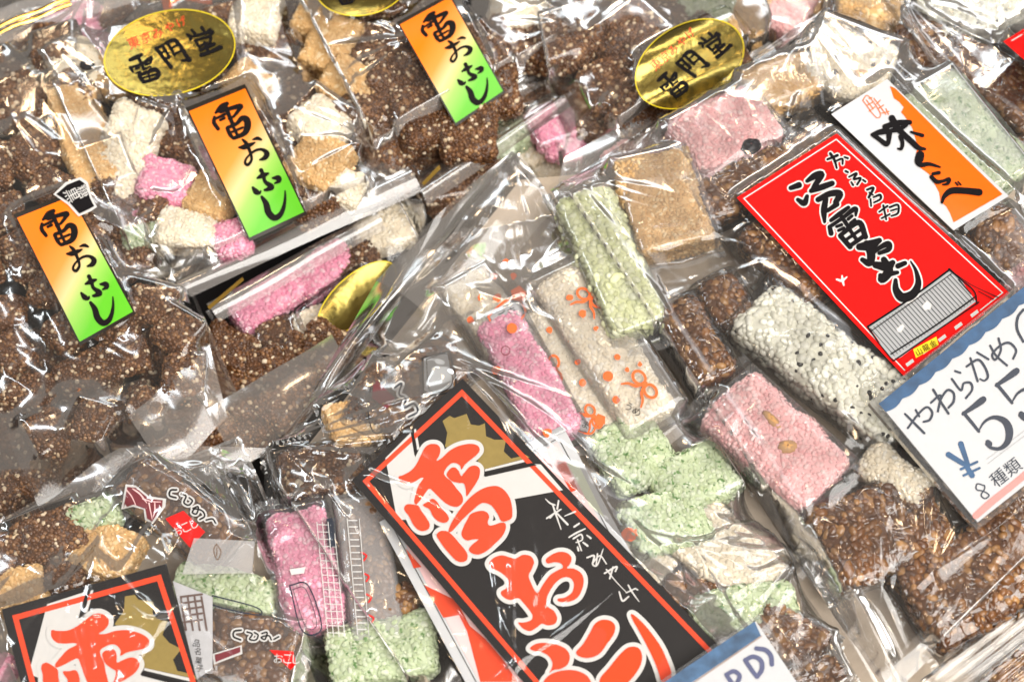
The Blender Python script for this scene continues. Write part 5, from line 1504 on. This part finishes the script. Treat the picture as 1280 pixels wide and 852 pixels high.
# ---- price cards in clear sleeves
def price_card(label, inner, outer, zs):
    q = Quad([P(x, y, z) for (x, y), z in zip(inner, zs)])
    o = card('price_card', label, inner, q, M['paper'], 'price card', 0.0012)
    a = PON([p[0] for p in outer], [p[1] for p in outer], q.z, 0.0016)
    b = a - [0, 0, 0.0034]
    V = np.vstack([a, b])
    F = [(0, 1, 2, 3), (4, 7, 6, 5)] + [(i, 4 + i, 4 + (i + 1) % 4, (i + 1) % 4) for i in range(4)]
    mesh_obj('clear_sleeve', to_local(V, o), F, M['sleeve'], o, smooth=False)
    return o, q.z
PI_ = [(1100, 505), (1358, 299), (1482, 448), (1222, 652)]
PO = [(1086, 503), (1356, 288), (1496, 450), (1221, 662)]
pr, zp = price_card('white price card with blue scalloped band propped over the right bag', PI_, PO, [0.094, 0.100, 0.095, 0.089])
zq, sq = (1080, 360), 2.84
band = [(52, 410), (568, -4), (760, -160), (790, -120)]
n_sc = 12
lowA, lowB = np.array([82, 444.]), np.array([790, -121.])
e = (lowB - lowA); un = np.array([-e[1], e[0]]) / np.linalg.norm(e)
sc_pts = []
for k in range(n_sc):
    for t in np.linspace(0, 1, 6, endpoint=False):
        p = lowA + e * (k + t) / n_sc + un * (9 * math.sin(math.pi * t) - 7)
        sc_pts.append(tuple(p))
poly = [(52, 410), (768, -166), (790, -121)] + sc_pts[::-1]
patch('blue_band', ZP(zq, sq, poly), M['ink_blue'], zp, pr, 0.0003)
five = [[(352, 446, 12), (384, 424, 18), (414, 402, 24), (424, 394, 22)], [(354, 442, 12), (384, 478, 12), (408, 508, 10)], [(406, 508, 5), (428, 474, 9), (462, 458, 14), (500, 472, 24), (516, 506, 28), (510, 544, 22), (484, 568, 14), (452, 566, 12), (438, 552, 16)], [(440, 546, 18), (446, 552, 20)]]
five2 = [[(a + 118, b - 101, c) for a, b, c in s_] for s_ in five]
K_PEN = [[(156, 496, 8), (190, 450, 8), (222, 422, 8), (242, 440, 9), (234, 466, 9), (212, 474, 8)], [(184, 432, 8), (196, 454, 8)], [(146, 446, 8), (182, 482, 9), (214, 514, 9)],
    [(246, 360, 9), (272, 402, 9), (300, 444, 9)], [(238, 406, 8), (272, 380, 8), (262, 440, 8), (272, 396, 8), (296, 362, 9), (318, 372, 9), (318, 402, 9), (300, 424, 8)],
    [(324, 294, 8), (342, 300, 8)], [(312, 322, 8), (344, 362, 8), (354, 338, 8), (378, 336, 9), (384, 360, 8), (362, 390, 8)],
    [(364, 278, 8), (404, 254, 9), (428, 278, 9), (440, 312, 9), (428, 328, 7), (412, 322, 6)], [(378, 248, 8), (404, 330, 8)], [(402, 228, 8), (442, 252, 8)],
    [(448, 204, 8), (470, 240, 8), (508, 274, 8)], [(478, 178, 8), (486, 220, 8), (466, 254, 8), (456, 234, 8), (484, 204, 8), (516, 194, 9), (540, 220, 8), (530, 250, 8)],
    [(566, 76, 9), (546, 104, 10), (544, 146, 10), (566, 190, 9)]]
ink('lettering', Z_(zq, sq, K_PEN), M['ink_pen'], zp, pr, 0.0003)
ink('price_digits', Z_(zq, sq, five + five2), M['ink_pen'], zp, pr, 0.0003)
ink('yen_sign', Z_(zq, sq, [[(300, 590, 20), (352, 622, 18)], [(344, 552, 20), (368, 622, 16)], [(358, 622, 16), (384, 664, 20)], [(344, 642, 9), (402, 616, 9)], [(354, 664, 9), (410, 638, 9)]]), M['ink_blue'], zp, pr, 0.0003)
ink('rule_line', Z_(zq, sq, [[(436, 606, 2), (590, 490, 2)], [(440, 622, 2), (590, 508, 2)]]), M['ink_grey'], zp, pr, 0.0003)
ink('small_lettering', Z_(zq, sq, [[(428, 700, 5), (402, 694, 5), (400, 714, 5), (424, 720, 5), (444, 734, 5), (430, 746, 5), (416, 734, 5), (428, 712, 5), (428, 700, 5)]]), M['ink_pen'], zp, pr, 0.0003)
glyphs('small_lettering', [('種', 1080 + 478 / sq, 360 + 672 / sq, 20, -38), ('類', 1080 + 528 / sq, 360 + 634 / sq, 20, -38)], M['ink_pen'], zp, pr, 0.0003)
ink('coral_band', Z_(zq, sq, [[(398, 806, 24), (450, 760, 26), (520, 704, 24), (700, 556, 26)]]), M['ink_coral'], zp, pr, 0.0003)

QI = [(640, 985), (945, 776), (1085, 985), (780, 1194)]
QO = [(628, 985), (950, 766), (1102, 988), (780, 1208)]
p2_, zp2 = price_card('white card with blue band and handwritten letters at the bottom edge', QI, QO, [0.098, 0.094, 0.096, 0.1])
ze, se_ = (780, 690), 5.258
patch('blue_band', ZP(ze, se_, [(-700, 1500), (858, 452), (900, 545), (-640, 1590)]), plain('patchy_blue_print', (0.04, 0.10, 0.20), 0.5, var=0.45, scale=170), zp2, p2_, 0.0003)
ink('rule_line', Z_(ze, se_, [[(-640, 1604, 5), (130, 1078, 5), (905, 548, 5)]]), plain('brown_rule', (0.28, 0.14, 0.09), 0.5), zp2, p2_, 0.0003)
ink('lettering', Z_(ze, se_, [
    [(870, 630, 30), (930, 640, 32), (966, 680, 32), (972, 735, 30)],
    [(800, 712, 28), (836, 765, 30), (872, 816, 26)], [(796, 706, 28), (850, 684, 30), (900, 710, 32), (906, 766, 32), (876, 816, 28)],
    [(676, 808, 28), (712, 860, 30), (752, 920, 28)], [(672, 802, 28), (722, 780, 30), (760, 810, 30), (740, 860, 28), (716, 872, 26)], [(736, 868, 28), (800, 890, 28)],
    [(540, 890, 28), (620, 1010, 28)], [(540, 890, 28), (600, 870, 28), (620, 910, 28), (584, 946, 26), (640, 950, 28), (660, 980, 28), (622, 1010, 28)]]), M['ink_pen_purple'], zp2, p2_, 0.0003)

# ---- crimped wrapper at the lower right
cL = []
candy('dark', 1300, 850, 110, 80, -30, Z3, 'dark brown piece at the bottom right corner under ribbed film', cont=cL)
bL = Bag('snack_bag', 'clear bag with a ribbed crimped end at the bottom right corner', [(1150, 850), (1300, 735), (1420, 860), (1270, 990)], Z4 + 0.012, cL, 'film', 12, 0.001, 51,
         ridge=lambda u, v, X, Y: 0.0013 * np.abs(np.sin(v * 42)) * np.clip((0.95 - v) * 6, 0, 1))

for o in list(bpy.data.objects):
    if o.type == 'EMPTY' and not o.children: bpy.data.objects.remove(o)
